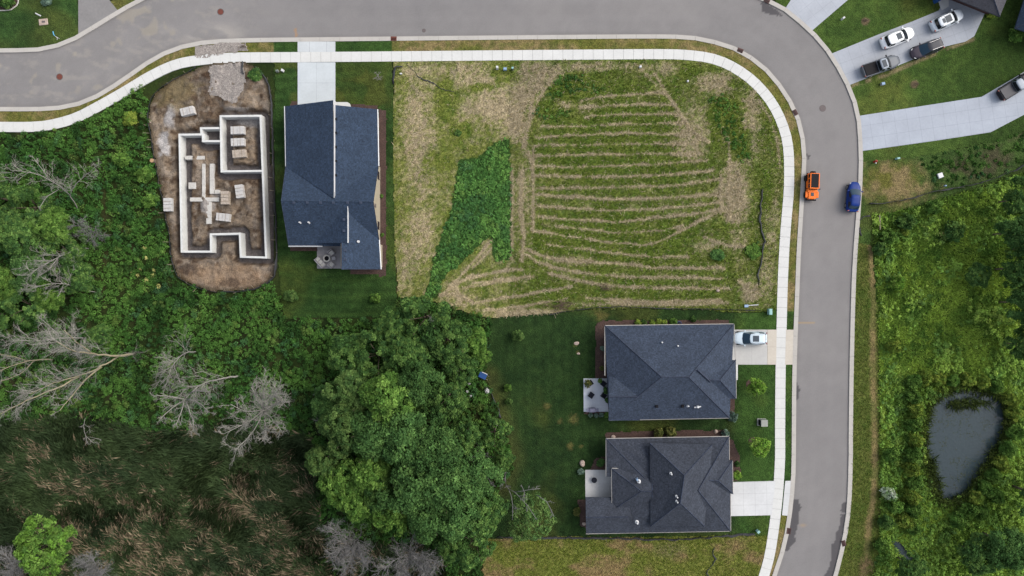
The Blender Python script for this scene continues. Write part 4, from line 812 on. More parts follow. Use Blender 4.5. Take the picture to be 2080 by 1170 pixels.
for s in (1, -1):
    for x in (-1.3, -.55, .15): MB().box((x, s * .705, 1.47), (.52, .03, .42)).build('side_window', M['glass'], j)
    for x, nm in ((1.36, 'front'), (-1.12, 'rear')):
        MB().box((x, s * .78, .96), (.98, .42, .09), taper=.9).build('fender', org_ if x > 0 else M['black'], j, bevel=.04)
        w = MB().cyl((x, s * .78, .43), .43, .28, 22, axis='y').build('wheel', M['rubber'], j); MB().cyl((x, s * .79, .43), .24, .285, 14, axis='y').build('rim', M['black'], w)
    MB().cyl((2.03, s * .42, .86), .11, .06, 14, axis='x').build('headlight', M['lamp_glass'], j); MB().box((-1.75, s * .62, .95), (.06, .16, .22)).build('taillight', M['tail'], j)
    MB().box((.55, s * .98, 1.22), (.12, .22, .2)).build('wing_mirror', M['black'], j, bevel=.02); MB().box((.1, s * .8, .48), (1.5, .16, .08)).build('side_step', M['black'], j)
MB().box((1.35, 0, 1.145), (.5, .42, .05)).build('bonnet_vent', M['glassg'], j); MB().box((.78, 0, 1.125), (.06, .8, .03)).build('cowl_vent', M['black'], j)
MB().box((2.12, 0, .58), (.2, 1.55, .22)).build('front_bumper', M['black'], j, bevel=.03); MB().box((-1.82, 0, .58), (.16, 1.4, .2)).build('rear_bumper', M['black'], j, bevel=.03)
w = MB().cyl((-1.92, 0, 1.05), .41, .26, 22, axis='x').build('spare_wheel', M['rubber'], j); MB().cyl((-1.95, 0, 1.05), .22, .27, 14, axis='x').build('rim', M['black'], w)

# ---------------------------------------------------------------- pallets of blocks on the building site
def zsite(px, py): return 0.04 + float(site_h(np.array([px]), np.array([py]))[0])
PAL = [(380, 225.5, 14, 'blocks', 'white-topped pallet of blocks lying apart at the top left of the dirt lot'), (482, 264.5, 2, 'blocks', 'northernmost white pallet of blocks inside the garage walls'),
       (482.5, 288.5, 2, 'blocks', 'middle pallet of blocks of the three inside the garage walls'), (485.5, 312, 5, 'blocksb', 'buff, half-unwrapped pallet of blocks inside the garage walls'),
       (486, 388.5, 98, 'blocks', 'brightest pallet of blocks, standing right of the footings'), (456.5, 401.5, 90, 'blocksb', 'pallet of blocks touching the end of the footing crossbar'),
       (452.5, 441, -6, 'blocks', 'pallet of blocks lying south of the footing cross'), (340, 415.5, 91, 'blocks', 'white pallet of blocks outside the long basement wall by the weeds')]
for px, py, dg, mt, lb in PAL:
    z = zsite(px, py); c = P(px, py, z + .9); t = thing('block_pallet', lb, 'pallet', (c[0], c[1], z - .02), math.radians(dg), 'pallets of wall blocks on the building site')
    mb = MB()
    for y in (-.5, 0, .5): mb.box((0, y, .06), (2.0, .1, .12))
    for k in range(9): mb.box((-.92 + .23 * k, 0, .14), (.16, 1.2, .03))
    mb.build('pallet_base', M['wood'], t)
    for s in (-1, 1):
        mb = MB(); nr = 5
        for a in range(nr):
            for b_ in range(3): mb.box((s * .5 - .38 + .19 * a, -.38 + .38 * b_, .16 + .42), (.178, .365, .84 + .03 * random.Random(a * 7 + b_ + dg).random()))
        mb.build('block_stack', M[mt], t, bevel=.008)
    st = MB()
    for x in (-.55, .45): st.box((x, 0, 1.055), (.04, 1.18, .012))
    st.build('strap', M['wood'], t)

# ---------------------------------------------------------------- silt fences
def fence(name, label, pts, h=.5, lean=.25, stake=24, z=0.0, sag=1.0, mat=None, group=None, step=5, wobble=1.6):
    a = resample(smooth(pts, 4), step); n = len(a); t = thing(name, label, 'fence', (*W(*pts[0]), z), 0, group); org = t.location
    a = a + np.stack([(fbm(a[:, 0], a[:, 1], 7, 2, 5) - .5), (fbm(a[:, 0], a[:, 1], 7, 2, 9) - .5)], 1) * 2 * wobble
    hh = h * (0.65 + .6 * fbm(a[:, 0], a[:, 1], 12, 2, 4) * sag); nrm = offset(a, 1) - a; lw = lean * (fbm(a[:, 0], a[:, 1], 20, 2, 8) - .2) * PX * 1.4
    b_ = a + nrm * lw[:, None]; m_ = a + nrm * (lw * .3)[:, None]
    v = [(*W(*p), z - .1) for p in a] + [(*W(*p), z + q * .6) for p, q in zip(m_, hh)] + [(*W(*p), z + q) for p, q in zip(b_, hh)]
    ob = mesh_np('fabric', np.array(v), np.array([(r * n + i, r * n + i + 1, (r + 1) * n + i + 1, (r + 1) * n + i) for r in range(2) for i in range(n - 1)]), mat or M['fabric'], t, True, None, org)
    so = ob.modifiers.new('thickness', 'SOLIDIFY'); so.thickness = .03
    if stake:
        rr_ = random.Random(len(pts) * 13)
        for i in range(2, n - 1, max(2, int(stake / step))):
            p = a[i]; d = nrm[i] * rr_.uniform(.1, .8) * PX * (1 if rr_.random() > .3 else -1); x, y = W(*p); x2, y2 = W(*(p + d))
            MB().tube([(x, y, z - .1), (x2, y2, z + .9)], .035, 4).build('stake', M['stake'], t, origin=org)
    return t
fence('silt_fence', 'black silt fence with pale stakes along the house side of the dirt lot', [(520, 136), (540, 158), (551, 190), (554, 240), (557, 320), (560, 400), (563, 480), (562, 548), (548, 574)], stake=26)
fence('silt_fence', 'black silt fence curving round the south end of the dirt lot', [(546, 575), (518, 588), (480, 593), (430, 592), (390, 580), (362, 562)], stake=22)
fence('silt_fence', 'silt fence between the dirt lot and the dense weeds', [(360, 560), (350, 530), (344, 480), (334, 420), (319, 350), (311, 300), (302, 245)], stake=15, h=.4)
fence('silt_fence', 'low silt fence curving from the sidewalk round the north-west of the dirt lot', [(301, 243), (304, 213), (318, 187), (350, 163), (385, 146), (399, 136)], stake=40, h=.35)
fence('silt_fence', 'short dark silt fence beside the gravel entrance', [(496, 127), (494, 140), (497, 152)], stake=0, h=.5)
fence('silt_fence', 'crumpled black fabric sheet lying in the mown field near the curved sidewalk', [(1551, 384), (1548, 405), (1546, 440), (1550, 470), (1555, 485), (1552, 505), (1547, 530), (1541, 565), (1541, 580)], stake=0, h=.25, lean=.5, sag=1.3, wobble=3)
fence('silt_fence', 'thin black silt fence along the mown field above the hip-roofed house', [(1115, 638), (1180, 628), (1240, 623), (1300, 624), (1360, 626), (1420, 627), (1480, 628), (1545, 631)], stake=60, h=.3, lean=.15)
fence('silt_fence', 'tattered black silt fence below the many-gabled house', [(1010, 1090), (1100, 1091), (1200, 1090), (1290, 1092), (1340, 1094), (1400, 1093), (1440, 1090), (1500, 1084), (1533, 1083)], stake=70, h=.4, lean=.4, wobble=2.2)
fence('silt_fence', 'dark silt fence running from the blue car along the wetland weeds', [(1764, 413), (1800, 412), (1850, 402), (1900, 388), (1960, 378), (2020, 362), (2060, 345), (2100, 325), (2200, 290)], stake=45, h=.45, lean=.3)
fence('silt_fence', 'crumpled silt fence arching over the corner of the tan lot', [(797, 172), (797, 158), (799, 142), (806, 134), (818, 135)], stake=0, h=.3, lean=.5, wobble=2.2)
fence('silt_fence', 'torn silt fence trailing across the tan lot towards the field', [(828, 132), (838, 142), (848, 152), (866, 162), (884, 168), (893, 178), (905, 182), (928, 188)], stake=0, h=.12, lean=.3, wobble=2.6)
fence('silt_fence', 'ragged black fabric scrap lying in the southern field', [(1452, 1112), (1449, 1125), (1455, 1135), (1445, 1150), (1438, 1165), (1450, 1172)], stake=0, h=.2, lean=.4, wobble=3)
fence('silt_fence', 'flattened black fence scraps by the kerb below the blue car', [(1745, 448), (1752, 440), (1766, 436)], stake=0, h=.15, lean=.4)
fence('silt_fence', 'small black fabric strip lying against the kerb', [(1748, 462), (1749, 470), (1751, 479)], stake=0, h=.15, lean=.4)
fence('landscape_edging', 'black landscape fabric strip curving along the lawn and the wild garden', [(984, 776), (994, 792), (1004, 808), (1012, 825), (1019, 848)], stake=0, h=.14, lean=.7, mat=M['fabric'])
fence('landscape_edging', 'black landscape fabric strip leading into the grove', [(926, 756), (945, 766), (960, 776), (978, 776)], stake=0, h=.14, lean=.7)
# ---------------------------------------------------------------- vegetation
def unit(a): return a / (np.linalg.norm(a, axis=-1, keepdims=True) + 1e-9)
def leaf_arrays(p, nrm, s, r):
    n = len(p); t = unit(np.cross(nrm, r.normal(size=(n, 3)))); b_ = np.cross(nrm, t); s = s[:, None]
    fold = nrm * s * .18
    v = np.stack([p - t * s, p - b_ * s * .55 + fold * 0, p + t * s, p + b_ * s * .55], 1) + np.stack([-fold, fold * .6, -fold, fold * .6], 1)
    return v.reshape(-1, 3), np.arange(n * 4).reshape(n, 4)
def pal(r, n, cols, w=None):
    i = r.choice(len(cols), n, p=w); return desat(np.array([C(*cols[k]) for k in range(len(cols))])[i], .08)
PALS = {'dark': [(60, 92, 46), (74, 108, 54), (86, 120, 60), (62, 94, 48)], 'mid': [(62, 94, 44), (76, 108, 50), (56, 86, 44), (90, 120, 56)], 'lime': [(74, 108, 42), (88, 122, 48), (66, 98, 40), (98, 130, 54)],
        'soft': [(70, 98, 48), (84, 112, 56), (62, 90, 46), (92, 118, 60)], 'bright': [(104, 142, 46), (118, 154, 54), (90, 128, 42), (128, 158, 62)], 'yellow': [(116, 136, 48), (100, 126, 46), (130, 146, 54)], 'white': [(158, 170, 146), (128, 148, 112), (172, 180, 164), (92, 124, 70)],
        'blue': [(112, 138, 120), (120, 142, 126), (88, 112, 100)], 'olive': [(92, 98, 48), (108, 110, 58), (78, 88, 44)]}
LK = 2.0
def crown_arrays(R, Hc, z0, lump, nl, lpl, leaf, cols, seed, gap=0.0, lift=0.25):
    r = np.random.default_rng(seed); g = unit(r.normal(size=(nl, 3))); g[:, 2] = np.abs(g[:, 2]) * 1.0 - lift * (r.random(nl) < .35)
    g = unit(g); rad = 0.86 + 0.32 * (vnoise(g[:, 0] * 2.2 + seed, g[:, 1] * 2.2, seed) - .5) * 2 - .45 * (r.random(nl) < .22) * r.random(nl)
    c = g * rad[:, None] * np.array((R - lump * .6, R - lump * .6, Hc)) + np.array((0, 0, z0))
    keep = vnoise(c[:, 0] / (R * .35) + 3, c[:, 1] / (R * .35), seed + 2) > gap; c = c[keep]; g = g[keep]; nl = len(c)
    lr = lump * r.uniform(.65, 1.25, nl); k = np.repeat(np.arange(nl), lpl); d = unit(r.normal(size=(len(k), 3)) + g[k] * .7 + np.array((0, 0, .5)))
    rr = r.uniform(.45, 1.25, len(k)) ** .8; p = c[k] + d * (lr[k] * rr)[:, None]
    nrm = unit(d * .8 + r.normal(size=d.shape) * .45 + np.array((0, 0, .35))); s = leaf * r.uniform(.6, 1.35, len(k))
    lc = pal(r, nl, cols) * r.uniform(.75, 1.25, nl)[:, None]; cc = lc[k] * r.uniform(.72, 1.3, len(k))[:, None] * LK
    v, f = leaf_arrays(p, nrm, s, r); return v, f, np.repeat(cc, 4, 0)
def trunk_mb(h, R, seed, r0=.22, zc=.55):
    rr_ = random.Random(seed); mb = MB(); mb.tube([(0, 0, -.2), (.05, .03, h * .25), (rr_.uniform(-.2, .2), rr_.uniform(-.2, .2), h * zc)], r0, 8, r0 * .7)
    for k in range(6):
        a = k * 1.05 + rr_.random(); q = R * rr_.uniform(.5, .8)
        mb.tube([(0, 0, h * zc * .8), (q * .5 * math.cos(a), q * .5 * math.sin(a), h * .68), (q * math.cos(a), q * math.sin(a), h * rr_.uniform(.75, .9))], r0 * .5, 5, .03)
    return mb
def make_tree(name, R, h, lump, nl, lpl, leaf, cols, seed, gap=0, Hc=None, z0=None, r0=.22, cat='tree', trunk=True):
    t = thing(name, 'proto', cat); Hc = Hc or h * .30; z0 = z0 if z0 is not None else h - Hc - lump * .3
    if trunk: trunk_mb(h, R, seed, r0).build('trunk', M['bark'], t, True)
    v, f, c = crown_arrays(R, Hc, z0, lump, nl, lpl, leaf, cols, seed, gap); mesh_np('crown', v, f, M['leaf'], t, False, c); t['R'] = R; t['h'] = h
    return t
PT = {}; used = set()
for kind, (lump, cols, gap) in {'dark': (.72, 'dark', .28), 'mid': (.55, 'mid', .28), 'lime': (.58, 'lime', .28), 'soft': (.52, 'soft', .2)}.items():
    PT[kind] = [make_tree('broadleaf_tree', 4.2, 12, lump, 340, 40, .2, PALS[cols], 10 + k + len(kind) * 3, gap) for k in range(3)]
PT['bright'] = [make_tree('broadleaf_tree', 4.5, 8, .5, 360, 30, .2, PALS['lime'] + PALS['bright'][2:3], 77, .22)]
PT['sparse'] = [make_tree('broadleaf_tree', 4.2, 8, .6, 190, 22, .18, PALS['soft'], 88, .25)]
SH = {k: [make_tree('shrub', 1.2, 1.8, .38, 60, 26, .16, PALS[k], 120 + i + len(k), .08, 1.0, .5, trunk=False, cat='shrub') for i in range(2)] for k in ('mid', 'lime', 'bright', 'yellow', 'dark', 'blue', 'olive', 'soft', 'white')}
SAP = [make_tree('sapling', 1.3, 4.2, .36, 80, 30, .15, PALS['bright'], 150 + i, .1, 1.5, 2.2, r0=.06) for i in range(2)]
def place(protos, k, px, py, rpx, h, label, group=None, cz=.7):
    pr = protos[k % len(protos)]; x, y, _ = P(px, py, h * cz); s = rpx / PX * (H - h * cz) / H / pr['R']; rz = (px * 7.3 + py * 3.1) % 6.28
    if pr.name not in used:
        used.add(pr.name); t = pr; t.location = (x, y, 0); t.rotation_euler = (0, 0, rz); t.scale = (s, s, h / pr['h']); t['label'] = label
        if group: t['group'] = group
        return t
    return dup(pr, (x, y, 0), rz, (s, s, h / pr['h']), label, group)
G1 = 'trees of the grove beside the back lawns'; G2 = 'trees of the western wood edge'; G3 = 'dark trees along the eastern wetland'
HEART = 'tall dark green tree with knobbly clumped crown in the heart of the grove'
NEDGE = 'mid-green loose-crowned tree on the grove\'s northern fringe'
WSIDE = 'yellow-green tree with drooping clumps on the grove\'s south-western side'
TREES = [
 ('mid', 800, 662, 38, 7, NEDGE, G1), ('mid', 862, 645, 46, 8, NEDGE, G1), ('mid', 908, 692, 46, 9, NEDGE, G1), ('mid', 832, 722, 44, 9, NEDGE, G1), ('mid', 765, 722, 46, 8, NEDGE, G1), ('mid', 705, 722, 40, 7, NEDGE, G1),
 ('lime', 962, 690, 27, 6, 'bright yellow-green tree at the grove edge beside the lawn corner, the upper of two', G1), ('lime', 972, 722, 22, 5, 'bright yellow-green tree at the grove edge, directly below a similar one', G1),
 ('soft', 712, 792, 48, 9, 'soft grey-green tree between the star-shaped bare tree and the grove', G1), ('lime', 790, 812, 56, 13, 'broad yellow-green crown at the top of the grove, above the dark heart', G1), ('dark', 850, 785, 46, 11, NEDGE.replace('mid-green loose-crowned', 'dark clumpy'), G1),
 ('mid', 905, 815, 44, 10, 'mid-green tree inside the grove nearest the wild garden of white blooms', G1), ('soft', 700, 868, 50, 11, 'feathery grey-green tree at the west face of the grove beside the dark hollow', G1), ('soft', 655, 940, 34, 9, 'grey-green tree bulging furthest west out of the grove', G1),
 ('dark', 762, 884, 54, 13, HEART, G1), ('dark', 826, 884, 58, 14, HEART, G1), ('dark', 888, 915, 58, 15, HEART, G1), ('dark', 840, 985, 66, 16, HEART, G1), ('dark', 905, 985, 62, 15, HEART, G1), ('dark', 962, 975, 50, 12, 'dark green tree on the grove\'s east side facing the lawn', G1), ('dark', 872, 1045, 50, 13, HEART, G1), ('dark', 930, 1042, 50, 13, HEART, G1),
 ('lime', 705, 985, 46, 10, WSIDE, G1), ('lime', 755, 965, 50, 12, WSIDE, G1), ('lime', 738, 1022, 36, 11, WSIDE, G1), ('lime', 788, 1040, 42, 12, WSIDE, G1), ('mid', 775, 1005, 40, 12, WSIDE.replace('yellow-green', 'mid-green'), G1),
 ('mid', 978, 1040, 46, 10, 'mid-green tree on the grove\'s south-east corner beside the sparse pale tree', G1), ('mid', 962, 1105, 42, 8, 'loose green tree south of the grove bordering the southern field', G1), ('mid', 918, 1108, 32, 7, 'loose green tree between the grey bare crowns and the southern field', G1),
 ('mid', 945, 890, 38, 10, 'mid-green tree on the grove\'s east side above the dark gap', G1), ('mid', 1005, 880, 30, 6, 'small green tree east of the grove next to the black edging strip', G1), ('mid', 935, 752, 34, 7, 'small green tree just north of the wild garden', G1), ('mid', 1020, 935, 22, 5, 'little green tree overhanging the lawn above the half-dead tree', G1), ('dark', 670, 820, 34, 7, 'dark green tree beside the fallen grey branches west of the grove', G1),
 ('sparse', 1072, 1052, 52, 7, 'sparse pale green half-dead tree leaning over the lawn corner', None),
 ('bright', 90, 1112, 64, 9, 'lone lime-green tree standing in the reed marsh', None),
 ('mid', 62, 420, 46, 10, 'leafy tree under the bare branches at the top of the western wood', G2), ('lime', 108, 458, 44, 9, 'yellow-green tree in the middle of the western wood beside the leaning bare trunk', G2), ('mid', 34, 478, 52, 11, 'large mid-green tree at the western frame edge', G2), ('mid', 128, 515, 42, 9, 'mid-green tree next to the short bare tree in the western wood', G2), ('dark', 60, 545, 46, 9, 'dark green tree between the two small bare trees and the frame edge', G2),
 ('lime', 14, 580, 40, 9, 'yellow-green tree cut by the frame edge above the big fallen-looking dead tree', G2), ('lime', 52, 622, 42, 9, 'yellow-green crown half covered by the top twigs of the big dead tree', G2), ('lime', 100, 606, 34, 7, 'small yellow-green tree right of the crown under the dead twigs', G2), ('lime', 203, 682, 26, 6, 'narrow bright green tree behind the base of the big dead tree', G2), ('mid', -20, 400, 50, 10, 'green tree only half inside the western frame edge', G2), ('mid', 160, 560, 34, 6, 'low round tree right of the small bare trees', G2), ('mid', -30, 640, 50, 9, 'green tree mostly outside the western frame edge', G2),
 ('mid', 2076, 402, 40, 7, 'green tree at the eastern frame edge, topmost of its row', G3), ('dark', 2072, 470, 42, 8, 'dark green tree at the eastern frame edge, second from the top of its row', G3), ('mid', 2070, 545, 42, 7, 'green tree at the eastern frame edge, third of its row', G3), ('dark', 2078, 615, 40, 7, 'dark green tree at the eastern frame edge above the pond, fourth of its row', G3), ('mid', 1985, 560, 26, 3, 'mid-green tree in front of the dark eastern row', G3),
 ('mid', 2074, 700, 34, 5, 'green tree at the eastern frame edge, lowest of its row above the pond', G3), ('dark', 2050, 1110, 46, 8, 'dark tree in the south-east corner of the wetland', G3), ('mid', 1990, 1130, 42, 6, 'mid-green tree beside the dark one in the south-east corner', G3), ('mid', 1850, 1150, 30, 5, 'round green tree at the bottom edge near the little pool', G3), ('dark', 2115, 1010, 50, 8, 'dark tree just outside the eastern frame edge', G3), ('dark', 2130, 500, 60, 10, 'dark tree behind the eastern row outside the frame', G3), ('dark', 2140, 640, 60, 10, 'dark tree behind the eastern row beyond the pond', G3),
]
for k, (kd, px, py, rp, h, lb, g) in enumerate(TREES):
    if g == G2: h = 4 + h * .2; kd = 'mid' if kd == 'lime' and k % 2 else kd
    if g == G1: h = h if h < 9 else 9 + (h - 9) * .6; rp *= 1.1
    place(PT[kd], k, px, py, rp, h, lb, g)
BANK = 'yellow-green leafy shrub along the west bank of the pond'; BANKE = 'yellow-green leafy shrub along the east bank of the pond'; GB = 'shrubs around the pond'
for k, (px, py, r) in enumerate([(1862, 808, 15), (1866, 836, 14), (1862, 866, 15), (1866, 896, 13), (1862, 926, 16), (1858, 955, 14), (1864, 984, 16), (1858, 1012, 15), (1862, 1040, 16), (1845, 1062, 16), (1860, 1076, 14)]): place(SH['yellow' if k % 2 else 'lime'], k, px, py, r, 2.2 + .3 * (k % 3), BANK, GB)
for k, (px, py, r) in enumerate([(2066, 842, 15), (2070, 880, 17), (2056, 915, 16), (2040, 945, 15), (2024, 970, 15), (2008, 995, 16), (1990, 1012, 15), (1972, 1040, 17), (1955, 1062, 17), (2060, 815, 14), (2000, 1045, 16), (2030, 1010, 15)]): place(SH['lime' if k % 3 else 'yellow'], k, px, py, r, 2.2 + .3 * (k % 3), BANKE, GB)
for k, (px, py, r) in enumerate([(1862, 776, 15), (1885, 768, 14), (1912, 772, 13), (1940, 774, 13), (1970, 772, 14), (2002, 776, 13), (2030, 786, 14)]): place(SH['yellow' if k % 3 else 'lime'], k, px, py, r, 2.0, 'yellow-green leafy shrub along the north bank of the pond', GB)
ODD = [('bright', 1825, 572, 15, 2.4, 'vivid light green shrub on the wetland edge below the blue car'), ('yellow', 1816, 704, 13, 2.0, 'yellow shrub among the weeds beside the grass verge, north-west of the pond'), ('lime', 1806, 480, 16, 2.2, 'leafy green shrub at the wetland corner near the tall weeds'), ('mid', 1790, 505, 14, 2, 'dark green shrub next to the bare grass track below the blue car'), ('white', 1806, 1003, 15, 2, 'whitish flowering shrub between the verge and the pond'),
       ('lime', 1820, 1030, 16, 2.4, 'light green shrub below the whitish flowering one'), ('lime', 1812, 925, 15, 2.2, 'light green shrub above the whitish flowering one'), ('mid', 1800, 1062, 15, 2, 'green shrub bordering the verge above the little pool'), ('lime', 1792, 1108, 14, 2, 'light green shrub left of the little pool'), ('mid', 1842, 450, 18, 2.5, 'bushy green shrub behind the silt fence near the blue car'), ('lime', 1900, 420, 16, 2, 'pale weedy shrub beside the eastern silt fence'), ('mid', 1940, 470, 20, 2.6, 'round green shrub in the upper wetland'), ('yellow', 1840, 470, 9, 1.4, 'small yellow-flowered shrub in the upper wetland'),
       ('lime', 247, 324, 17, 1.8, 'round light green shrub west of the dirt lot, the upper of a cluster of three'), ('lime', 291, 355, 17, 1.8, 'round light green shrub west of the dirt lot, the middle of a cluster of three'), ('lime', 303, 408, 16, 1.8, 'round light green shrub touching the silt fence, the lowest of a cluster of three'), ('yellow', 264, 242, 15, 1.2, 'yellow-green shrub between the sidewalk and the dirt lot'), ('soft', 590, 601, 14, 1.8, 'grey-green shrub on the lawn near the weeds, south-west of the blue-roofed house'), ('lime', 762, 606, 11, 1.5, 'light green shrub on the lawn south of the blue-roofed house'),
       ('soft', 1052, 682, 13, 2.2, 'round shrub alone on the dark lawn west of the hip-roofed house'), ('lime', 1031, 788, 8, 1.6, 'small pale sapling-like shrub by the edging strip, the upper of two'), ('soft', 1033, 816, 8, 1.5, 'small grey-green shrub by the edging strip, the lower of two'), ('blue', 1490, 847, 10, 1.5, 'dark bluish evergreen shrub at the front corner of the hip-roofed house'), ('blue', 1474, 882, 9, 1.3, 'blue-green shrub in the mulch at the corner of the many-gabled house'), ('olive', 1338, 880, 11, 1.5, 'olive grassy shrub in the mulch between the two grey houses, the left one of two'), ('olive', 1362, 879, 11, 1.5, 'olive grassy shrub in the mulch between the two grey houses, the right one of two'),
       ('bright', 1498, 965, 9, 1.2, 'bright green shrub at the front bed of the many-gabled house'), ('dark', 1498, 943, 6, .9, 'small dark shrub above the bright one in the front bed'), ('blue', 1200, 843, 5, .7, 'pale rosette plant below the patio, leftmost of three'), ('blue', 1211, 844, 5, .7, 'pale rosette plant below the patio, middle of three'), ('blue', 1221, 843, 5, .7, 'pale rosette plant below the patio, rightmost of three'), ('lime', 1232, 843, 6, .8, 'yellowish shrub below the patio against the house wall'),
       ('yellow', 1297, 656, 7, .8, 'yellow-green perennial in the north bed, westernmost of the row'), ('mid', 1308, 655, 6, .8, 'green perennial beside the westernmost yellow one in the north bed'), ('yellow', 1325, 656, 6, .8, 'yellow perennial third in the north bed row'), ('yellow', 1338, 655, 7, .8, 'yellow perennial fourth in the north bed row'), ('yellow', 1350, 655, 6, .8, 'yellow perennial fifth in the north bed row'), ('lime', 1368, 653, 8, .9, 'bright green perennial next to the dark hose reel in the north bed'), ('mid', 1409, 649, 6, .8, 'lone green perennial towards the east end of the north bed'),
       ('blue', 1225, 708, 6, .8, 'bluish shrub against the west wall of the hip-roofed house'), ('olive', 1224, 748, 6, .8, 'small shrub near the patio against the west wall'), ('lime', 775, 398, 4, .6, 'small green shrub in the mulch strip beside the blue-roofed house, upper of two'), ('lime', 776, 477, 4, .6, 'small green shrub in the mulch strip beside the blue-roofed house, lower of two'), ('blue', 1180, 958, 7, .8, 'bluish plant beside the boulder at the south patio'), ('blue', 92, 1, 10, 1.2, 'pale blue-green shrub at the top of the north-west lawn'), ('mid', 8, -2, 18, 1.5, 'green shrub in the edged mulch bed of the north-west corner'), ('lime', 2066, 68, 16, 1.4, 'bright green shrub under the eaves in the north-east corner'), ('yellow', 2014, 30, 8, .8, 'yellowish shrub beside the white porch step'), ('olive', 1172, 1040, 9, .9, 'brownish shrub at the west end of the many-gabled house'), ('dark', 1220, 940, 9, .8, 'dark shrub in the mulch above the south patio'),
       ('mid', 520, 150, 14, .9, 'weedy green shrub in the corner between gravel entrance and silt fence'), ('dark', 1458, 518, 14, .9, 'dark green weed clump standing alone in the mown field'), ('lime', 1530, 510, 16, .6, 'light green weed clump beside the crumpled black fabric'), ('mid', 930, 270, 7, .4, 'small weed clump between the tan lot and the tall weeds')]
for k, (kd, px, py, r, h, lb) in enumerate(ODD): place(SH[kd], k, px, py, r, h, lb, None, .5)
for k, (px, py, lb) in enumerate([(1541, 787, 'young street tree with bright leaves on the front lawn of the hip-roofed house'), (1546, 908, 'young street tree with bright leaves in front of the many-gabled house')]):
    t = place(SAP, k, px, py, 19, 4.6, lb, None, .75)
    grid('mulch_ring', [(t.location.x * PX + 1040 + 9 * math.cos(a), 585 - t.location.y * PX + 9 * math.sin(a)) for a in np.linspace(0, 6.28, 20)[:-1]], .085, lambda px, py: np.tile(C(92, 72, 66), (len(px), 1)), M['mulch'], 2.0, ragged=.5)
for fam in list(PT.values()) + list(SH.values()) + [SAP]:
    for pr in fam:
        if pr.name not in used:
            for ch in list(pr.children): bpy.data.objects.remove(ch)
            bpy.data.objects.remove(pr)

# ---- bare trees
def bare_tree(label, limbs, seed, dens=1.0, spread=.42, matt='dead', r0=.16, group='bare dead trees', twig=1.0, cat='dead tree', name='dead_tree'):
    r = np.random.default_rng(seed); dens *= .8; limbs = [[np.array(P(*p)) for p in l] for l in limbs]; base = limbs[0][0]
    t = thing(name, label, cat, (base[0], base[1], 0), 0, group); org = np.array((base[0], base[1], 0)); mb = MB(); pts = []; rad = []
    for li, l in enumerate(limbs):
        a = np.array(smooth([tuple(q) for q in l], .9)) if len(l) > 2 else np.array(l)
        a = a + r.normal(size=a.shape) * .05; rr0 = r0 * (.7 if li == 0 else .42); mb.tube(a - org, rr0, 7, .035)
        D = np.linalg.norm(np.diff(a, axis=0), axis=1); cum = np.r_[0, np.cumsum(D)]; Lm = cum[-1]
        n = int(Lm * 2.3 * dens); ss = Lm * (0.22 + .8 * np.sort(r.random(n)) ** .8); ss = np.minimum(ss, Lm)
        o = np.stack([np.interp(ss, cum, a[:, i]) for i in range(3)], 1); o2 = np.stack([np.interp(np.minimum(ss + .3, Lm + .0), cum, a[:, i]) - np.interp(ss - .3, cum, a[:, i]) for i in range(3)], 1)
        d = unit(unit(o2) * 1.0 + unit(r.normal(size=(n, 3))) * .85 + np.array((0, 0, .05))); ln = Lm * spread * (1.1 - .6 * ss / Lm) * r.uniform(.5, 1.1, n); rd = np.full(n, .034)
        for lev in range(3):
            k = len(o); bend = unit(d + r.normal(size=(k, 3)) * .35); end = unit(d + r.normal(size=(k, 3)) * .5 + np.array((0, 0, .1)))
            q = np.stack([o, o + d * (ln * .35)[:, None], o + (d * .35 + bend * .35)  * ln[:, None], o + (d * .35 + bend * .35 + end * .35) * ln[:, None]], 1); q[:, :, 2] = np.maximum(q[:, :, 2], .15)
            pts.append(q); rad.append(np.maximum(rd, .009))
            if lev == 2: break
            m_ = (7, 5)[lev]; kk = np.repeat(np.arange(k), m_); u = r.uniform(.25, 1, len(kk)); seg_ = np.minimum((u * 3).astype(int), 2); fr = u * 3 - seg_
            o = q[kk, seg_] * (1 - fr)[:, None] + q[kk, seg_ + 1] * fr[:, None]; dd = unit(q[kk, seg_ + 1] - q[kk, seg_]); d = unit(dd * 1.1 + unit(r.normal(size=(len(kk), 3))) * .75); ln = ln[kk] * r.uniform(.3, .6, len(kk)) * twig; rd = rd[kk] * .55
    mb.build('trunk', M[matt], t, True)
    q = np.concatenate(pts) - org; rd = np.concatenate(rad); k = len(q); tg = unit(q[:, 3] - q[:, 0]); u = unit(np.cross(tg, np.array((.3, .2, .9)))); w = np.cross(tg, u); vs = []
    for s_ in range(4):
        for a in range(3):
            an = a * 2.094; vs.append(q[:, s_] + (u * math.cos(an) + w * math.sin(an)) * (rd * (1, .8, .6, .3)[s_])[:, None])
    v = np.stack(vs, 1).reshape(-1, 3); b0 = (np.arange(k) * 12)[:, None]
    f = np.concatenate([b0 + np.array([(s_ * 3 + a, s_ * 3 + (a + 1) % 3, s_ * 3 + 3 + (a + 1) % 3, s_ * 3 + 3 + a)]) for s_ in range(3) for a in range(3)]); mesh_np('branches', v, f.astype(np.int32), M[matt if matt != 'deady' else 'dead'], t)
    return t
bare_tree('biggest dead tree, its pale forked trunk reaching from the weeds to the western frame edge', [[(272, 719, 0), (235, 723, 5), (190, 718, 9), (150, 712, 13), (115, 695, 16)], [(240, 724, 4), (205, 745, 8), (165, 762, 12), (120, 775, 15), (60, 800, 18)], [(205, 745, 8), (170, 775, 11), (150, 800, 14), (120, 835, 16)], [(160, 765, 12), (110, 790, 15), (40, 820, 18), (-20, 850, 19)], [(185, 716, 9), (150, 690, 13), (130, 670, 15)]], 1, .85, .30, 'deady', .30)
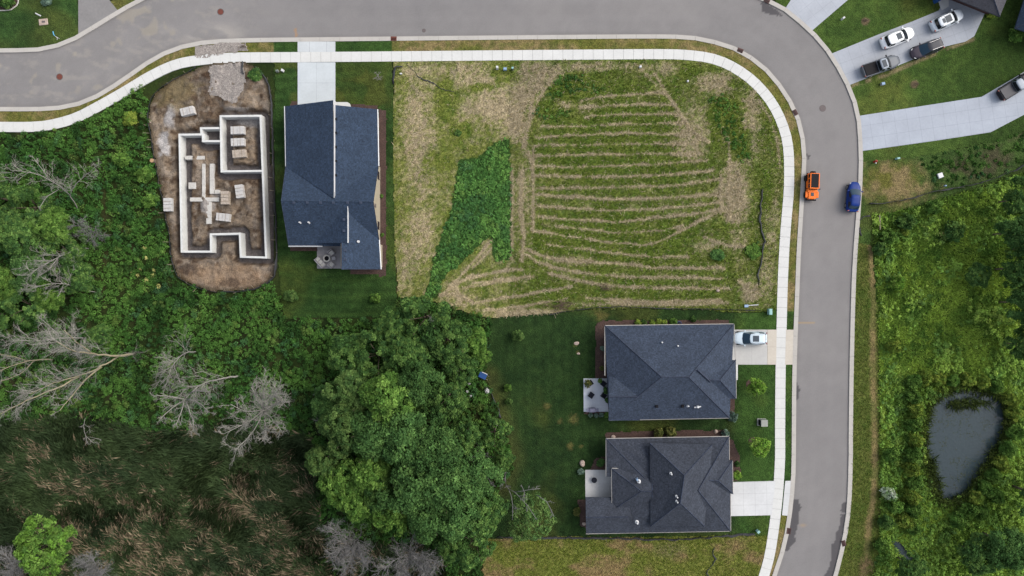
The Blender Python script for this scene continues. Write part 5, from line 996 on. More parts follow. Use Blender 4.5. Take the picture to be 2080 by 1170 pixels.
bare_tree('dead tree with level trunk just above the biggest dead tree', [[(185, 689, 1), (150, 686, 6), (110, 688, 9), (70, 693, 12), (30, 690, 14)], [(125, 686, 8), (105, 665, 11), (80, 645, 13)], [(165, 690, 5), (160, 720, 8)]], 2, 1.0, .34, 'dead', .16)
bare_tree('dead tree with yellowish trunk running out of the western frame edge', [[(105, 729, 2), (60, 733, 7), (20, 745, 10), (-25, 765, 12)], [(60, 733, 7), (15, 722, 10), (-20, 715, 12)], [(70, 732, 6), (40, 760, 9), (0, 775, 11)]], 3, .9, .3, 'deady', .16)
bare_tree('bare tree leaning over the western weeds with one long side branch', [[(160, 427, 0), (145, 402, 3), (125, 381, 6), (100, 365, 8), (68, 352, 10), (20, 345, 12)], [(143, 400, 3), (150, 380, 5), (170, 360, 6), (195, 338, 8)], [(100, 365, 8), (80, 335, 10), (65, 315, 11)], [(120, 385, 5), (95, 400, 7), (80, 425, 8)]], 4, .7, .28, 'dead', .13)
bare_tree('small bare tree in the western wood with upturned trunk', [[(180, 504, 1), (150, 509, 4), (120, 522, 6), (85, 540, 8), (55, 560, 9)], [(120, 522, 6), (100, 545, 8), (80, 560, 9)], [(105, 530, 7), (70, 530, 9)]], 5, 1.1, .36, 'dead', .13)
bare_tree('small bare tree below another one, trunk pointing east', [[(195, 595, 0), (165, 587, 3), (135, 578, 5), (100, 577, 7), (70, 583, 8)], [(130, 578, 5), (120, 600, 7)], [(110, 577, 6), (85, 565, 8)]], 6, 1.0, .34, 'dead', .11)
bare_tree('bare bush of fine grey twigs at the edge of the weeds', [[(195, 455, 0), (192, 470, 2), (185, 485, 4)], [(192, 465, 1), (175, 460, 3), (150, 458, 4)]], 16, 2.0, .6, 'deadg', .06)
bare_tree('small curved bare tree above the bare tree with long bent trunk', [[(401, 714, 0), (375, 718, 3), (355, 735, 5), (345, 755, 7), (338, 775, 8)], [(352, 738, 5), (360, 760, 7), (365, 775, 8)]], 7, 1.7, .42, 'dead', .12)
bare_tree('bare tree with long bent trunk and wide hanging crown', [[(487, 762, 0), (450, 770, 4), (415, 777, 7), (390, 795, 9), (374, 812, 11)], [(374, 810, 11), (350, 805, 12), (315, 803, 14)], [(374, 812, 11), (348, 830, 13), (325, 850, 15)], [(374, 812, 11), (368, 840, 13), (355, 865, 15)], [(376, 815, 11), (388, 845, 13), (395, 870, 15)], [(380, 810, 10), (405, 820, 12), (425, 835, 13)], [(385, 800, 10), (400, 793, 12), (425, 795, 13)]], 8, 1.15, .40, 'dead', .22)
bare_tree('star-shaped bare tree seen from straight above its spreading crown', [[(548, 826, 0), (540, 832, 8), (536, 834, 11)], [(536, 832, 9), (520, 805, 13), (510, 785, 15)], [(536, 832, 9), (535, 800, 13), (537, 775, 15)], [(536, 832, 9), (555, 805, 13), (565, 788, 15)], [(538, 833, 9), (560, 822, 12), (580, 812, 14)], [(536, 833, 9), (500, 835, 13), (470, 822, 15)], [(536, 833, 9), (500, 860, 13), (455, 880, 15)], [(535, 835, 9), (510, 880, 13), (480, 915, 16)], [(537, 835, 9), (540, 870, 13), (535, 895, 15)], [(538, 835, 9), (560, 860, 13), (570, 875, 14)]], 9, 1.0, .40, 'dead', .2)
bare_tree('dense grey bare crown at the south foot of the grove', [[(735, 1085, 0), (722, 1100, 5), (712, 1115, 8)], [(722, 1100, 5), (695, 1115, 9), (675, 1125, 10)], [(722, 1100, 5), (715, 1130, 9), (705, 1155, 11)], [(722, 1100, 5), (690, 1085, 8), (668, 1070, 9)], [(724, 1100, 5), (735, 1125, 9), (740, 1145, 10)], [(718, 1105, 6), (695, 1135, 10)]], 10, 2.2, .5, 'deadg', .14)
bare_tree('dense grey bare crown at the bottom edge south of the dark grove heart', [[(835, 1105, 0), (832, 1125, 6), (828, 1140, 9)], [(832, 1125, 6), (800, 1140, 10), (780, 1155, 11)], [(832, 1125, 6), (825, 1165, 10), (815, 1185, 12)], [(832, 1125, 6), (855, 1150, 10), (870, 1175, 12)], [(832, 1125, 6), (845, 1130, 9), (880, 1140, 10)]], 11, 2.0, .5, 'deadg', .14)
bare_tree('grey bare crown on the bottom frame edge below the lime-green tree', [[(215, 1155, 0), (205, 1170, 6), (195, 1185, 9)], [(205, 1165, 5), (180, 1150, 9), (165, 1142, 10)], [(205, 1165, 5), (195, 1150, 9), (190, 1135, 10)], [(205, 1165, 5), (150, 1175, 9)]], 12, 1.9, .45, 'deadg', .13)
bare_tree('grey bare crown in the south-west corner of the frame', [[(45, 1150, 0), (25, 1160, 5), (5, 1170, 8)], [(25, 1160, 5), (20, 1140, 9), (10, 1125, 10)], [(25, 1160, 5), (40, 1150, 8)]], 13, 1.9, .5, 'deadg', .13)
bare_tree('twisted grey dead limb tree arching over the lawn corner', [[(1026, 945, 0), (1026, 965, 3), (1028, 985, 5), (1034, 992, 6)], [(1034, 992, 6), (1055, 1010, 7), (1072, 1030, 8), (1090, 1055, 8)], [(1034, 992, 6), (1041, 1025, 7), (1041, 1055, 7)], [(1045, 1000, 6), (1075, 995, 7), (1098, 993, 7)], [(1090, 1005, 6), (1110, 1020, 7), (1126, 1050, 7)], [(1063, 1018, 7), (1064, 1000, 8), (1058, 985, 8)]], 14, .45, .26, 'deadg', .13)
bare_tree('small bare tree in the dark gap of the grove beside the twisted limbs', [[(985, 905, 0), (976, 925, 3), (974, 945, 5), (985, 970, 6)], [(978, 945, 5), (995, 950, 7), (1005, 965, 7)], [(980, 955, 5), (1000, 985, 7)]], 15, 1.6, .42, 'deadg', .12)
bare_tree('leaning grey pole of a dead tree west of the grove', [[(700, 785, 1), (680, 820, 4), (655, 868, 7)], [(690, 800, 2), (660, 790, 4), (640, 800, 5)], [(695, 795, 2), (720, 770, 3), (745, 765, 4)]], 17, 1.0, .3, 'deadg', .1)
bare_tree('bare branch fork among the trees of the northern fringe', [[(905, 720, 0), (915, 690, 4), (922, 665, 6)], [(912, 700, 3), (930, 685, 5)], [(900, 715, 3), (885, 680, 6), (880, 655, 7)]], 18, .8, .3, 'dead', .08)
bare_tree('thin hooked dead sapling at the top of the reed marsh', [[(175, 842, 0), (170, 865, 2), (175, 885, 3), (190, 900, 3)], [(178, 888, 3), (205, 893, 3)]], 19, .8, .3, 'dead', .06)
bare_tree('spindly leafless young tree on the north lawn beside the driveway', [[(770, 158, 0), (768, 155, 1.5), (767, 152, 2.6)], [(768, 155, 1.2), (762, 147, 2.2)], [(768, 155, 1.2), (775, 163, 2)], [(768, 155, 1.2), (760, 160, 2)], [(768, 155, 1.2), (773, 146, 2)]], 20, 1.6, .4, 'dead', .04, None, 1, 'tree', 'bare_sapling')

# ---- weeds, reeds, grass
def in_any(px, py, polys):
    m = np.zeros(np.shape(px), bool)
    for q in polys: m |= inpoly(px, py, q)
    return m
def scatter(poly, dens, r, excl=(), pad=None):
    xs = [p[0] for p in poly]; ys = [p[1] for p in poly]; n = int((max(xs) - min(xs)) * (max(ys) - min(ys)) / PX ** 2 * dens)
    px = r.uniform(min(xs), max(xs), n); py = r.uniform(min(ys), max(ys), n); m = inpoly(px, py, poly)
    for e in excl: m &= ~inpoly(px, py, e)
    return px[m], py[m]
def clumps(name, poly, dens, colfn, label, seed, R=(.3, .75), hh=(.4, 1.3), nl=26, leaf=.17, excl=(), thin=None):
    r = np.random.default_rng(seed); px, py = scatter(poly, dens, r, excl)
    if thin is not None: m = r.random(len(px)) < thin(px, py); px, py = px[m], py[m]
    n = len(px); rad = r.uniform(*R, n) * (.7 + .7 * fbm(px, py, 40, 3, seed)); px = px + r.normal(size=n) * 2.2; py = py + r.normal(size=n) * 2.2; h = hh[0] + (hh[1] - hh[0]) * np.clip(fbm(px, py, 30, 3, seed + 3) * 1.5 - .25 + r.normal(size=n) * .15, 0, 1.3)
    c = colfn(px, py, r) * r.uniform(.75, 1.25, n)[:, None]; k = np.repeat(np.arange(n), nl); d = unit(r.normal(size=(len(k), 3)) + np.array((0, 0, .55))); d[:, 2] = np.abs(d[:, 2])
    p = np.stack([(px[k] - 1040) / PX, (585 - py[k]) / PX, np.zeros(len(k))], 1) + d * rad[k][:, None] * r.uniform(.5, 1.05, len(k))[:, None] * np.array((1, 1, 0)) + np.stack([np.zeros(len(k))] * 2 + [h[k] * (.25 + .8 * d[:, 2] * r.uniform(.6, 1, len(k)))], 1)
    nrm = unit(d * .7 + r.normal(size=d.shape) * .5 + np.array((0, 0, .5))); s = leaf * r.uniform(.6, 1.45, len(k)); cc = c[k] * r.uniform(.7, 1.35, len(k))[:, None] * LK
    v, f = leaf_arrays(p, nrm, s, r); return tag(mesh_np(name, v, f, M['leaf'], None, False, np.repeat(np.clip(cc, 0, .6), 4, 0)), label, None, None, 'stuff')
def blades(name, px, py, z, length, lean, width, cols, label, r, dirn=None):
    n = len(px); a = r.uniform(0, 6.283, n) if dirn is None else dirn; base = np.stack([(px - 1040) / PX, (585 - py) / PX, z], 1)
    d = np.stack([np.cos(a) * np.sin(lean), np.sin(a) * np.sin(lean), np.cos(lean)], 1); side = unit(np.cross(d, np.array((0.1, .2, 1.0))) + 1e-6) * width[:, None]
    mid = base + d * (length * .55)[:, None]; tip = mid + unit(d * np.array((1, 1, .35))) * (length * .5)[:, None]; tip[:, 2] = np.maximum(tip[:, 2], z + .02)
    v = np.stack([base - side * .6, base + side * .6, mid + side, tip, mid - side], 1).reshape(-1, 3); f = np.arange(n * 5).reshape(n, 5)
    return tag(mesh_np(name, v, f, M['blade'], None, False, np.repeat(np.clip(cols, 0, .7), 5, 0)), label, None, None, 'stuff')
def weedcol(base, alt, yel, seed, dark=(34, 60, 30), spk=.12):
    def f(px, py, r):
        n = fbm(px, py, 55, 4, seed); n2 = fbm(px, py, 14, 3, seed + 4); n3 = fbm(px, py, 32, 3, seed + 8)
        c = mix(np.tile(C(*base), (len(px), 1)), C(*alt), sstep(.35, .65, n)); c = mix(c, C(*dark), sstep(.52, .7, n3) * .75); c = mix(c, C(*yel), sstep(.62, .78, n2) * .35); c = mix(c, C(60, 96, 70), sstep(.6, .75, fbm(px, py, 20, 3, seed + 12)) * .45)
        i = (r.random(len(px)) < .6 * spk * sstep(60, 10, np.minimum(np.hypot(px - 290, py - 540), np.hypot(px - 1900, py - 440)))); c = desat(c, .08); c[i] = C(160, 160, 100); return c
    return f
SWB = [tuple(p) for p in offset(SW, -10.5)] if offset(SW, 10.5)[60][1] < SW[60][1] else [tuple(p) for p in offset(SW, 10.5)]
west_top = [p for p in seg(SW, (-300, 258), (330, 145))]; west_top = [(x + (3 if x > 100 else 0), y + 13) for x, y in west_top if x < 300]
WEST = west_top + [(300, 215), (299, 246), (308, 300), (316, 350), (330, 420), (341, 480), (345, 530), (356, 566), (388, 583), (430, 597), (480, 598), (522, 592), (556, 575), (572, 620), (576, 648), (700, 648), (806, 646), (808, 606), (860, 610), (915, 626), (998, 648), (990, 700), (983, 765), (1000, 800), (1016, 850), (1033, 900), (1040, 955), (1008, 1000), (983, 1050), (985, 1094), (975, 1200), (640, 1200), (640, 900), (560, 870), (300, 880), (150, 850), (-60, 880), (-300, 880)]
def thin_track(px, py):
    t = 1 - .85 * (np.abs(px - 212) < 4.5) * (py > 340) * (py < 660); t *= 1 - .8 * (np.abs(py - (418 + (px - 215) * .02)) < 3) * (px > 215) * (px < 320); t *= 1 - .6 * (np.abs(py - 722 + (px - 520) * .06) < 4) * (px > 420) * (px < 600)
    return t * np.where((py > 235) & (py < 275 + 0 * px) & (px > 230), .55, 1)
clumps('undergrowth', WEST, 4.6, weedcol((58, 96, 40), (76, 114, 46), (118, 134, 64), 201), 'dense leafy green weeds filling the land west of the lots and under the trees', 21, R=(.2, .55), hh=(.3, 1.0), nl=28, leaf=.12, thin=thin_track)
clumps('weed_patch', WEEDP, 10, weedcol((78, 122, 58), (98, 140, 64), (132, 158, 74), 211, (64, 106, 56), 0), 'tall dark green weeds left unmown beside the striped field', 22, (.16, .4), (.1, .4), 20, .115, thin=lambda px, py: sstep(-1, 9, dist_line(px, py, WEEDP + WEEDP[:1]) + (fbm(px, py, 9, 3, 96) - .5) * 16))
EAST = [(1772, 436), (1800, 434), (1850, 424), (1930, 400), (2010, 378), (2090, 345), (2300, 260), (2400, 260), (2400, 1400), (1690, 1400), (1740, 1250), (1772, 1170), (1784, 1120), (1788, 1060), (1788, 900), (1786, 760), (1784, 640), (1782, 560), (1778, 500)]
clumps('undergrowth', EAST, 5.2, weedcol((114, 150, 60), (134, 164, 64), (156, 170, 72), 221, (80, 116, 52), .03), 'dense yellow-green wetland weeds east of the road around the pond', 23, R=(.2, .5), hh=(.1, .8), nl=24, leaf=.125, excl=[POND, POOL], thin=lambda px, py: np.clip(sstep(.53, .66, fbm(px, py, 60, 3, 260)) + sstep(765, 800, py) * .55 + sstep(1840, 1795, px) * .25 + .05, 0, 1))
clumps('undergrowth', [(1868, 330), (1900, 312), (1990, 296), (2100, 260), (2180, 240), (2180, 280), (2090, 330), (2000, 362), (1940, 378), (1900, 380)], 1.6, weedcol((50, 82, 34), (66, 100, 40), (98, 118, 52), 231), 'low green weeds on the disturbed ground beyond the straw patch', 24, (.2, .4), (.1, .4), 20, .13)
for nm, poly, sd, lb in (('undergrowth', [(1225, 655), (1300, 652), (1300, 660), (1228, 662)], 25, 'low plants in the north mulch bed'),):
    pass
for k, (poly, lb) in enumerate([([(1130, 160), (1150, 150), (1185, 152), (1200, 165), (1230, 175), (1215, 190), (1180, 188), (1150, 200), (1115, 205), (1110, 185)], 'ragged weeds left standing at the top of the striped field'),
    ([(1440, 200), (1465, 190), (1490, 205), (1510, 235), (1500, 262), (1515, 290), (1530, 300), (1515, 325), (1495, 330), (1480, 300), (1465, 265), (1450, 240)], 'ragged weeds left standing inside the sidewalk bend'),
    ([(1520, 500), (1540, 492), (1548, 505), (1543, 525), (1525, 528), (1512, 515)], 'pale green weeds beside the crumpled black fabric'), ([(1085, 225), (1130, 215), (1160, 225), (1140, 245), (1090, 240)], 'weeds at the upper left corner of the striped rows')]):
    clumps('weed_patch', poly, 3.0, weedcol((70, 108, 44), (88, 124, 52), (116, 138, 64), 240 + k, (58, 92, 42), 0), lb, 50 + k, (.15, .4), (.1, .4), 18, .12)
# reed marsh
REED = [(-300, 872), (-60, 872), (150, 846), (300, 872), (420, 868), (560, 862), (640, 890), (648, 960), (655, 1060), (690, 1100), (900, 1120), (900, 1400), (-300, 1400)]
r = np.random.default_rng(31); px, py = scatter(REED, 78, r); n = len(px)
m_ = fbm(px + py * .4, (py - px * .5) * 1.6, 34, 4, 301); m2 = fbm(px, py, 12, 3, 305); trail = np.minimum(dist_line(px, py, [(76, 905), (74, 940), (80, 975), (100, 985), (130, 990), (175, 1008), (200, 1030), (205, 1050)]), 99)
tan = np.clip(sstep(.56, .66, m_ * .6 + m2 * .4 + .08 * sstep(960, 1080, py)) * .85 + sstep(8, 2, trail), 0, 1) * (.25 + .75 * sstep(0, 160, px + 40)); tk = r.random(n) < tan * .7
cols = mix(np.tile(C(44, 58, 42), (n, 1)), C(66, 82, 50), fbm(px, py, 60, 3, 303)) * (r.uniform(.6, 1.4, n) * (.55 + .9 * fbm(px, py, 14, 3, 309)))[:, None]; cols[tk] = (mix(np.tile(C(100, 90, 74), (n, 1)), C(160, 146, 120), r.random(n)) * r.uniform(.7, 1.15, n)[:, None])[tk]
ang = 2.6 + 3.2 * (fbm(px, py, 70, 3, 307) - .5) * 2 + r.normal(size=n) * .5; lean = np.clip(r.normal(.75, .25, n) + .45 * tk, .15, 1.5); ln = r.uniform(.8, 1.8, n)
blades('reeds', px, py, np.where(tk, .25, -.05) + 0 * px, ln, lean, r.uniform(.03, .085, n), cols * 1.6, 'reed marsh of dark green stalks with patches of flattened straw', r, ang)
r = np.random.default_rng(35); px, py = scatter(EAST, 75, r, [POND, POOL]); n = len(px)
cols = mix(mix(np.tile(C(88, 114, 48), (n, 1)), C(126, 148, 64), sstep(.3, .7, fbm(px, py, 40, 4, 261))), C(60, 92, 42), sstep(.5, .7, fbm(px, py, 16, 3, 262)) * .7) * r.uniform(.6, 1.4, n)[:, None] * 2.7
blades('wetland_grass', px, py, np.full(n, -.04), r.uniform(.3, .7, n), r.uniform(.4, 1.35, n), r.uniform(.03, .07, n), cols, 'soft yellow-green meadow grass between the wetland bushes', r)
# reeds round the pond
r = np.random.default_rng(32); px, py = scatter([(1875, 780), (1960, 768), (2060, 785), (2068, 850), (2050, 930), (1990, 1010), (1950, 1045), (1895, 1040), (1868, 980), (1868, 860)], 60, r)
dp = dist_line(px, py, POND); ip = inpoly(px, py, POND); shelf = (fbm(px, py, 18, 3, 320)); wide = np.where((px < 1912) & (py > 930), 22, np.where(np.hypot((px - 1968) / 44, (py - 820) / 10) < 1, 40, np.where(px > 1990, 10, 6)))
m = (~ip & (dp < 10)) | (ip & (dp < wide * (0.3 + 1.1 * shelf))); px, py = px[m], py[m]; n = len(px); cols = mix(np.tile(C(46, 62, 34), (n, 1)), C(86, 98, 50), fbm(px, py, 14, 3, 321)) * r.uniform(.6, 1.4, n)[:, None] * LK
blades('pond_reeds', px, py, np.full(n, -.2), r.uniform(.6, 1.5, n), r.uniform(.2, 1.2, n), r.uniform(.025, .05, n), cols, 'dark rushes growing in the shallows around the pond', r)
r = np.random.default_rng(33); px, py = scatter(POND, 14, r); al = sstep(.48, .66, fbm(px, py, 26, 4, 330) + .14 * sstep(40, 0, np.hypot(px - 1950, py - 850))); k = r.random(len(px)) < al * .9; px, py = px[k], py[k]; n = len(px)
v, f = leaf_arrays(np.stack([(px - 1040) / PX, (585 - py) / PX, np.full(n, -.142) + r.uniform(0, .004, n)], 1), np.tile((0., 0, 1), (n, 1)), r.uniform(.06, .2, n), r)
tag(mesh_np('pond_weed', v, f, M['blade'], None, False, np.repeat(mix(np.tile(C(104, 104, 76), (n, 1)), C(84, 96, 52), r.random(n)), 4, 0)), 'brownish floating weed scum on the pond surface', None, None, 'stuff')
# grass and cut straw of the mown lots
SWP = [tuple(p) for p in offset(SW, 12)] + [tuple(p) for p in offset(SW, -12)[::-1]]
r = np.random.default_rng(34); px, py = scatter(FIELD, 46, r, [WEEDP, SWP]); s = straw_at(px, py); k = r.random(len(px)) < .25 + .75 * sstep(.6, .2, s); px, py, s = px[k], py[k], s[k]; n = len(px)
cols = mix(mix(np.tile(C(84, 114, 38), (n, 1)), C(116, 134, 52), r.random(n)), C(150, 140, 86), s * .8) * r.uniform(.65, 1.35, n)[:, None] * 1.2
blades('field_grass', px, py, np.full(n, .05), r.uniform(.12, .38, n) * np.where(px < 1035, .6, 1), r.uniform(.1, 1.1, n), r.uniform(.02, .045, n), cols, 'rough green grass tufts between the straw rows of the mown field', r)
px, py = scatter(FIELD, 60, r, [WEEDP, SWP]); s = straw_at(px, py); k = r.random(len(px)) < (.03 + sstep(.35, .95, s)) * np.where(px < 1035, .25, 1); px, py, s = px[k], py[k], s[k]; n = len(px)
cols = mix(np.tile(C(170, 156, 124), (n, 1)), C(234, 220, 188), r.random(n)) * r.uniform(.7, 1.25, n)[:, None]
blades('cut_straw', px, py, .08 + .12 * s * r.random(n), r.uniform(.25, .6, n), r.uniform(1.3, 1.56, n), r.uniform(.018, .035, n), cols, 'pale cut straw lying in rows across the mown field', r)
px, py = scatter(FIELD_S, 40, r, [SWP]); n = len(px); tn = fbm(px, py / .6, 45, 4, 111); cols = mix(mix(np.tile(C(98, 118, 46), (n, 1)), C(134, 142, 64), r.random(n)), C(166, 144, 106), sstep(.48, .72, tn)) * r.uniform(.65, 1.35, n)[:, None] * 1.35
blades('field_grass', px, py, np.full(n, .05), r.uniform(.12, .4, n), r.uniform(.2, 1.3, n), r.uniform(.02, .045, n), cols, 'rough grass of the southern field below the many-gabled house', r)
px, py = scatter([p for p in VERGE_E], 40, r); n = len(px); tr_ = np.abs(px - np.interp(py, [500, 560, 700, 850, 960, 1010, 1060, 1100, 1150, 1300], [1768, 1774, 1772, 1775, 1777, 1773, 1765, 1762, 1757, 1720])); k = (r.random(n) < sstep(2, 10, tr_)) & (px > np.interp(py, [500, 600, 870, 1000, 1120, 1170, 1280], [1741, 1738, 1732, 1731, 1715, 1702, 1666])); px, py = px[k], py[k]; n = len(px)
cols = mix(np.tile(C(74, 102, 40), (n, 1)), C(126, 132, 68), r.random(n)) * r.uniform(.65, 1.35, n)[:, None] * 1.5
blades('verge_grass', px, py, np.full(n, .05), r.uniform(.12, .35, n), r.uniform(.2, 1.2, n), r.uniform(.02, .045, n), cols, 'unmown grass of the verge between the road and the wetland', r)

# ---------------------------------------------------------------- small things
def at(px, py, z=0.0): x, y = W(px, py); return (x, y, z)
for px, py, mt, lb in ((121, 156, 'rust', 'reddish iron manhole cover in the western stretch of road'), (448, 24, 'rust', 'reddish iron manhole cover near the top frame edge'), (1671, 220, 'iron', 'grey iron manhole cover in the bend of the road'), (861, 62, 'iron', 'small dark valve cover near the kerb of the northern road')):
    rr_ = .42 if px != 861 else .2; t = thing('manhole_cover', lb, 'manhole cover', at(px, py, 0)); MB().cyl((0, 0, -.03), rr_, .045, 24).build('lid', M[mt], t); mb = MB()
    for k in range(24):
        a, b_ = k * math.pi / 12, (k + 1) * math.pi / 12; mb.prism([(q * math.cos(w), q * math.sin(w)) for q, w in ((rr_ + .01, a), (rr_ + .09, a), (rr_ + .09, b_ - .001), (rr_ + .01, b_ - .001))], -.03, .01)
    mb.build('rim', M['iron'], t)
for px, py, dg, mt, lb in ((800, 79, 0, 'rust', 'red iron drain inlet in the kerb above the tan lot'), (1503, 103, -22, 'rustd', 'dark red drain inlet in the kerb where the bend begins'), (1614.5, 229, -62, 'rustd', 'dark red drain inlet in the inner kerb above the orange off-roader'), (1557, 2, -28, 'rustd', 'drain inlet in the outer kerb at the top frame edge'), (1601.5, 1078, 82, 'rustd', 'red drain inlet in the inner kerb below the southern driveway'), (1713, 1103, -75, 'rustd', 'dark red drain inlet in the outer kerb near the bottom of the road')):
    t = thing('drain_inlet', lb, 'drain', at(px, py, .1), math.radians(dg)); MB().box((0, 0, .02), (.9, .62, .08)).build('casting', M[mt], t, bevel=.015); mb = MB()
    for k in range(6): mb.box((-.33 + .13 * k, -.08, .065), (.06, .36, .02))
    mb.build('grate', M['black'], t)
def pedestal(px, py, dg, w, d, h, mt, lb, top=None, base=None, name='utility_box'):
    t = thing(name, lb, 'utility box', at(px, py, .05), math.radians(dg))
    if base: MB().box((0, 0, .05), (base[0], base[1], .12)).build('concrete_pad', M['pad'], t, bevel=.02)
    MB().box((0, 0, h / 2 + .06), (w, d, h), taper=.94).build('cabinet', M[mt], t, bevel=.03); MB().box((0, 0, h + .08), (w * 1.04, d * 1.04, .07), taper=.9).build('lid', M[top or mt], t, bevel=.02); return t
pedestal(1561, 633, 0, .46, .88, .8, 'teal', 'pale teal utility box on the grass beside the sidewalk')
t = thing('transformer', 'grey-green transformer cabinet on a concrete pad on the front lawn', 'transformer', at(1546, 857, .05)); MB().box((0, 0, .06), (1.3, 1.08, .16)).build('concrete_pad', M['pad'], t, bevel=.02); MB().box((.1, 0, .55), (.95, .95, .85)).build('cabinet', M['utgreen'], t, bevel=.02); MB().box((.12, 0, 1.0), (.98, 1.0, .07)).build('lid', M['pad'], t, bevel=.02); MB().box((-.42, 0, .45), (.12, .8, .6)).build('shade_panel', M['black'], t, bevel=.02)  # black box stands in for the shade on the cabinet's left side
pedestal(565, 146, 8, .4, .3, .5, 'pad', 'grey utility box on the lawn left of the northern driveway', 'utgreen'); pedestal(576, 145, -20, .34, .34, .55, 'white', 'small white utility post on the lawn next to a grey box'); pedestal(1010, 140, 0, .34, .34, .8, 'white', 'white utility post in the tan lot, left of three by the sidewalk', 'white'); pedestal(1026, 142, 0, .5, .36, .5, 'palebl', 'blue-grey utility box between two posts by the sidewalk'); pedestal(1041, 142, 0, .3, .3, .9, 'utgreen', 'green utility post with pale cap, right of three by the sidewalk', 'teal')
pedestal(1709, 40, 25, .35, .25, .7, 'white', 'small white utility post on the lawn between the two upper driveways'); pedestal(1790, 172, 10, .5, .4, .5, 'pad', 'small grey utility box on the lawn between pickup and long driveway', 'palebl'); pedestal(1820, 323, 5, .45, .25, .6, 'teal', 'pale teal utility post at the top of the straw patch'); pedestal(1537, 1077, 40, .42, .36, .7, 'teal', 'teal utility box at the end of the tattered southern fence')
t = pedestal(1908, 357, 20, .75, .75, .2, 'white', 'square white plastic lid in the weeds east of the straw patch', name='white_lid'); pedestal(1917, 378, 0, .2, .2, .4, 'palebl', 'tiny pale marker box near the eastern silt fence'); pedestal(1300, 137, 10, .34, .3, .35, 'white', 'small white marker box at the top of the striped field'); pedestal(1396, 166, 0, .25, .25, .3, 'white', 'small white marker box in the weeds near the sidewalk bend'); pedestal(815, 151, 0, .34, .18, .3, 'white', 'tiny white object under the arched torn fence'); 
t = thing('hydrant', 'red and white fire hydrant at the corner of the straw patch', 'fire hydrant', at(1775, 329, .05)); MB().cyl((0, 0, 0), .16, .6, 14).cyl((0, 0, .6), .19, .1, 14).cyl((0, 0, .7), .16, .16, 14, .05).build('barrel', M['red'], t); MB().cyl((.05, -.18, .42), .1, .3, 12, axis='y').build('nozzle_cap', M['white'], t)
t = thing('concrete_slab', 'pale rounded concrete slab sunk in the north-west lawn', 'slab', at(89, 45, .08), math.radians(6)); MB().box((0, 0, 0), (1.35, .95, .14)).build('slab', M['boulder'], t, bevel=.06); MB().box((.05, 0, .075), (.5, .3, .02)).build('lid', M['iron'], t)
t = thing('downspout', 'white pipe offcut lying on the north-west lawn above the concrete slab', 'pipe', at(78, 30, .12), math.radians(-27)); MB().cyl((0, 0, 0), .09, .8, 12, axis='x').build('pipe', M['white'], t); MB().cyl((.42, 0, 0), .11, .12, 12, axis='x').build('collar', M['white'], t)
t = thing('garden_toy', 'light blue cord toy lying on the north-west lawn', 'toy', at(112, 70, .1)); MB().tube([(-.25, .4, 0), (-.15, .0, .05), (.0, -.25, .02)], .07, 8).build('handle', M['sky'], t); MB().tube([(0, -.25, 0), (.3, -.42, 0), (.7, -.65, 0)], .025, 6).tube([(.15, -.35, 0), (.4, -.55, 0), (.35, -.85, 0)], .03, 6).build('cord', M['white'], t)
t = thing('fallen_signpost', 'white signpost with pale blue panel lying on the ground by the black fence', 'sign', at(1525, 620, .15), math.radians(4)); MB().box((.0, 0, .05), (1.9, .1, .1)).box((1.0, 0.0, .05), (.12, .12, .12)).build('post', M['white'], t); MB().box((-.75, -.05, .12), (.6, .4, .04)).build('panel', M['palebl'], t, bevel=.01)
def rock(px, py, d, lb, mt='boulder', name='boulder', cat='boulder'):
    r_ = np.random.default_rng(int(px)); mb = bpy.data.meshes.new(name); import bmesh as bm_; b_ = bm_.new(); bm_.ops.create_icosphere(b_, subdivisions=3, radius=.5)
    for v in b_.verts: v.co *= .8 + .4 * float(vnoise(np.array([v.co.x * 2.2 + px]), np.array([v.co.y * 2.2 + v.co.z * 1.7]), 3)[0]); v.co.x *= d[0]; v.co.y *= d[1]; v.co.z = max(v.co.z, -.25) * d[2]
    b_.to_mesh(mb); b_.free(); mb.materials.append(M[mt]); o = bpy.data.objects.new(name, mb); col.objects.link(o); o.location = at(px, py, d[2] * .22 + .05); return tag(o, lb, cat)
rock(1183, 940, (.85, 1.0, .7), 'pale boulder in the mulch above the south patio'); rock(1245, 887, (.65, .5, .5), 'pinkish boulder at the west end of the mulch between the grey houses'); rock(1453, 876, (.65, .6, .5), 'pale boulder at the east end of the mulch between the grey houses'); rock(1186, 1063, (.6, .5, .45), 'white boulder at the south-west corner of the many-gabled house'); rock(1458, 590, (.55, .5, .4), 'white stone lying in the lower right of the mown field'); rock(1171, 697, (.8, .5, .2), 'tan dirt clod on the lawn, the upper of two'); rock(1175, 718, (.5, .35, .2), 'tan dirt clod on the lawn, the lower of two'); rock(306, 247, (.45, .45, .4), 'small pale stone at the north-west corner of the dirt lot')
t = thing('tree_stump', 'round cut stump with pale top in the weeds beside the dirt lot', 'stump', at(314, 328, 0)); MB().cyl((0, 0, 0), .36, .8, 18, .3).build('bark', M['bark'], t); MB().cyl((0, 0, .8), .29, .02, 18).build('cut_face', M['stump'], t)
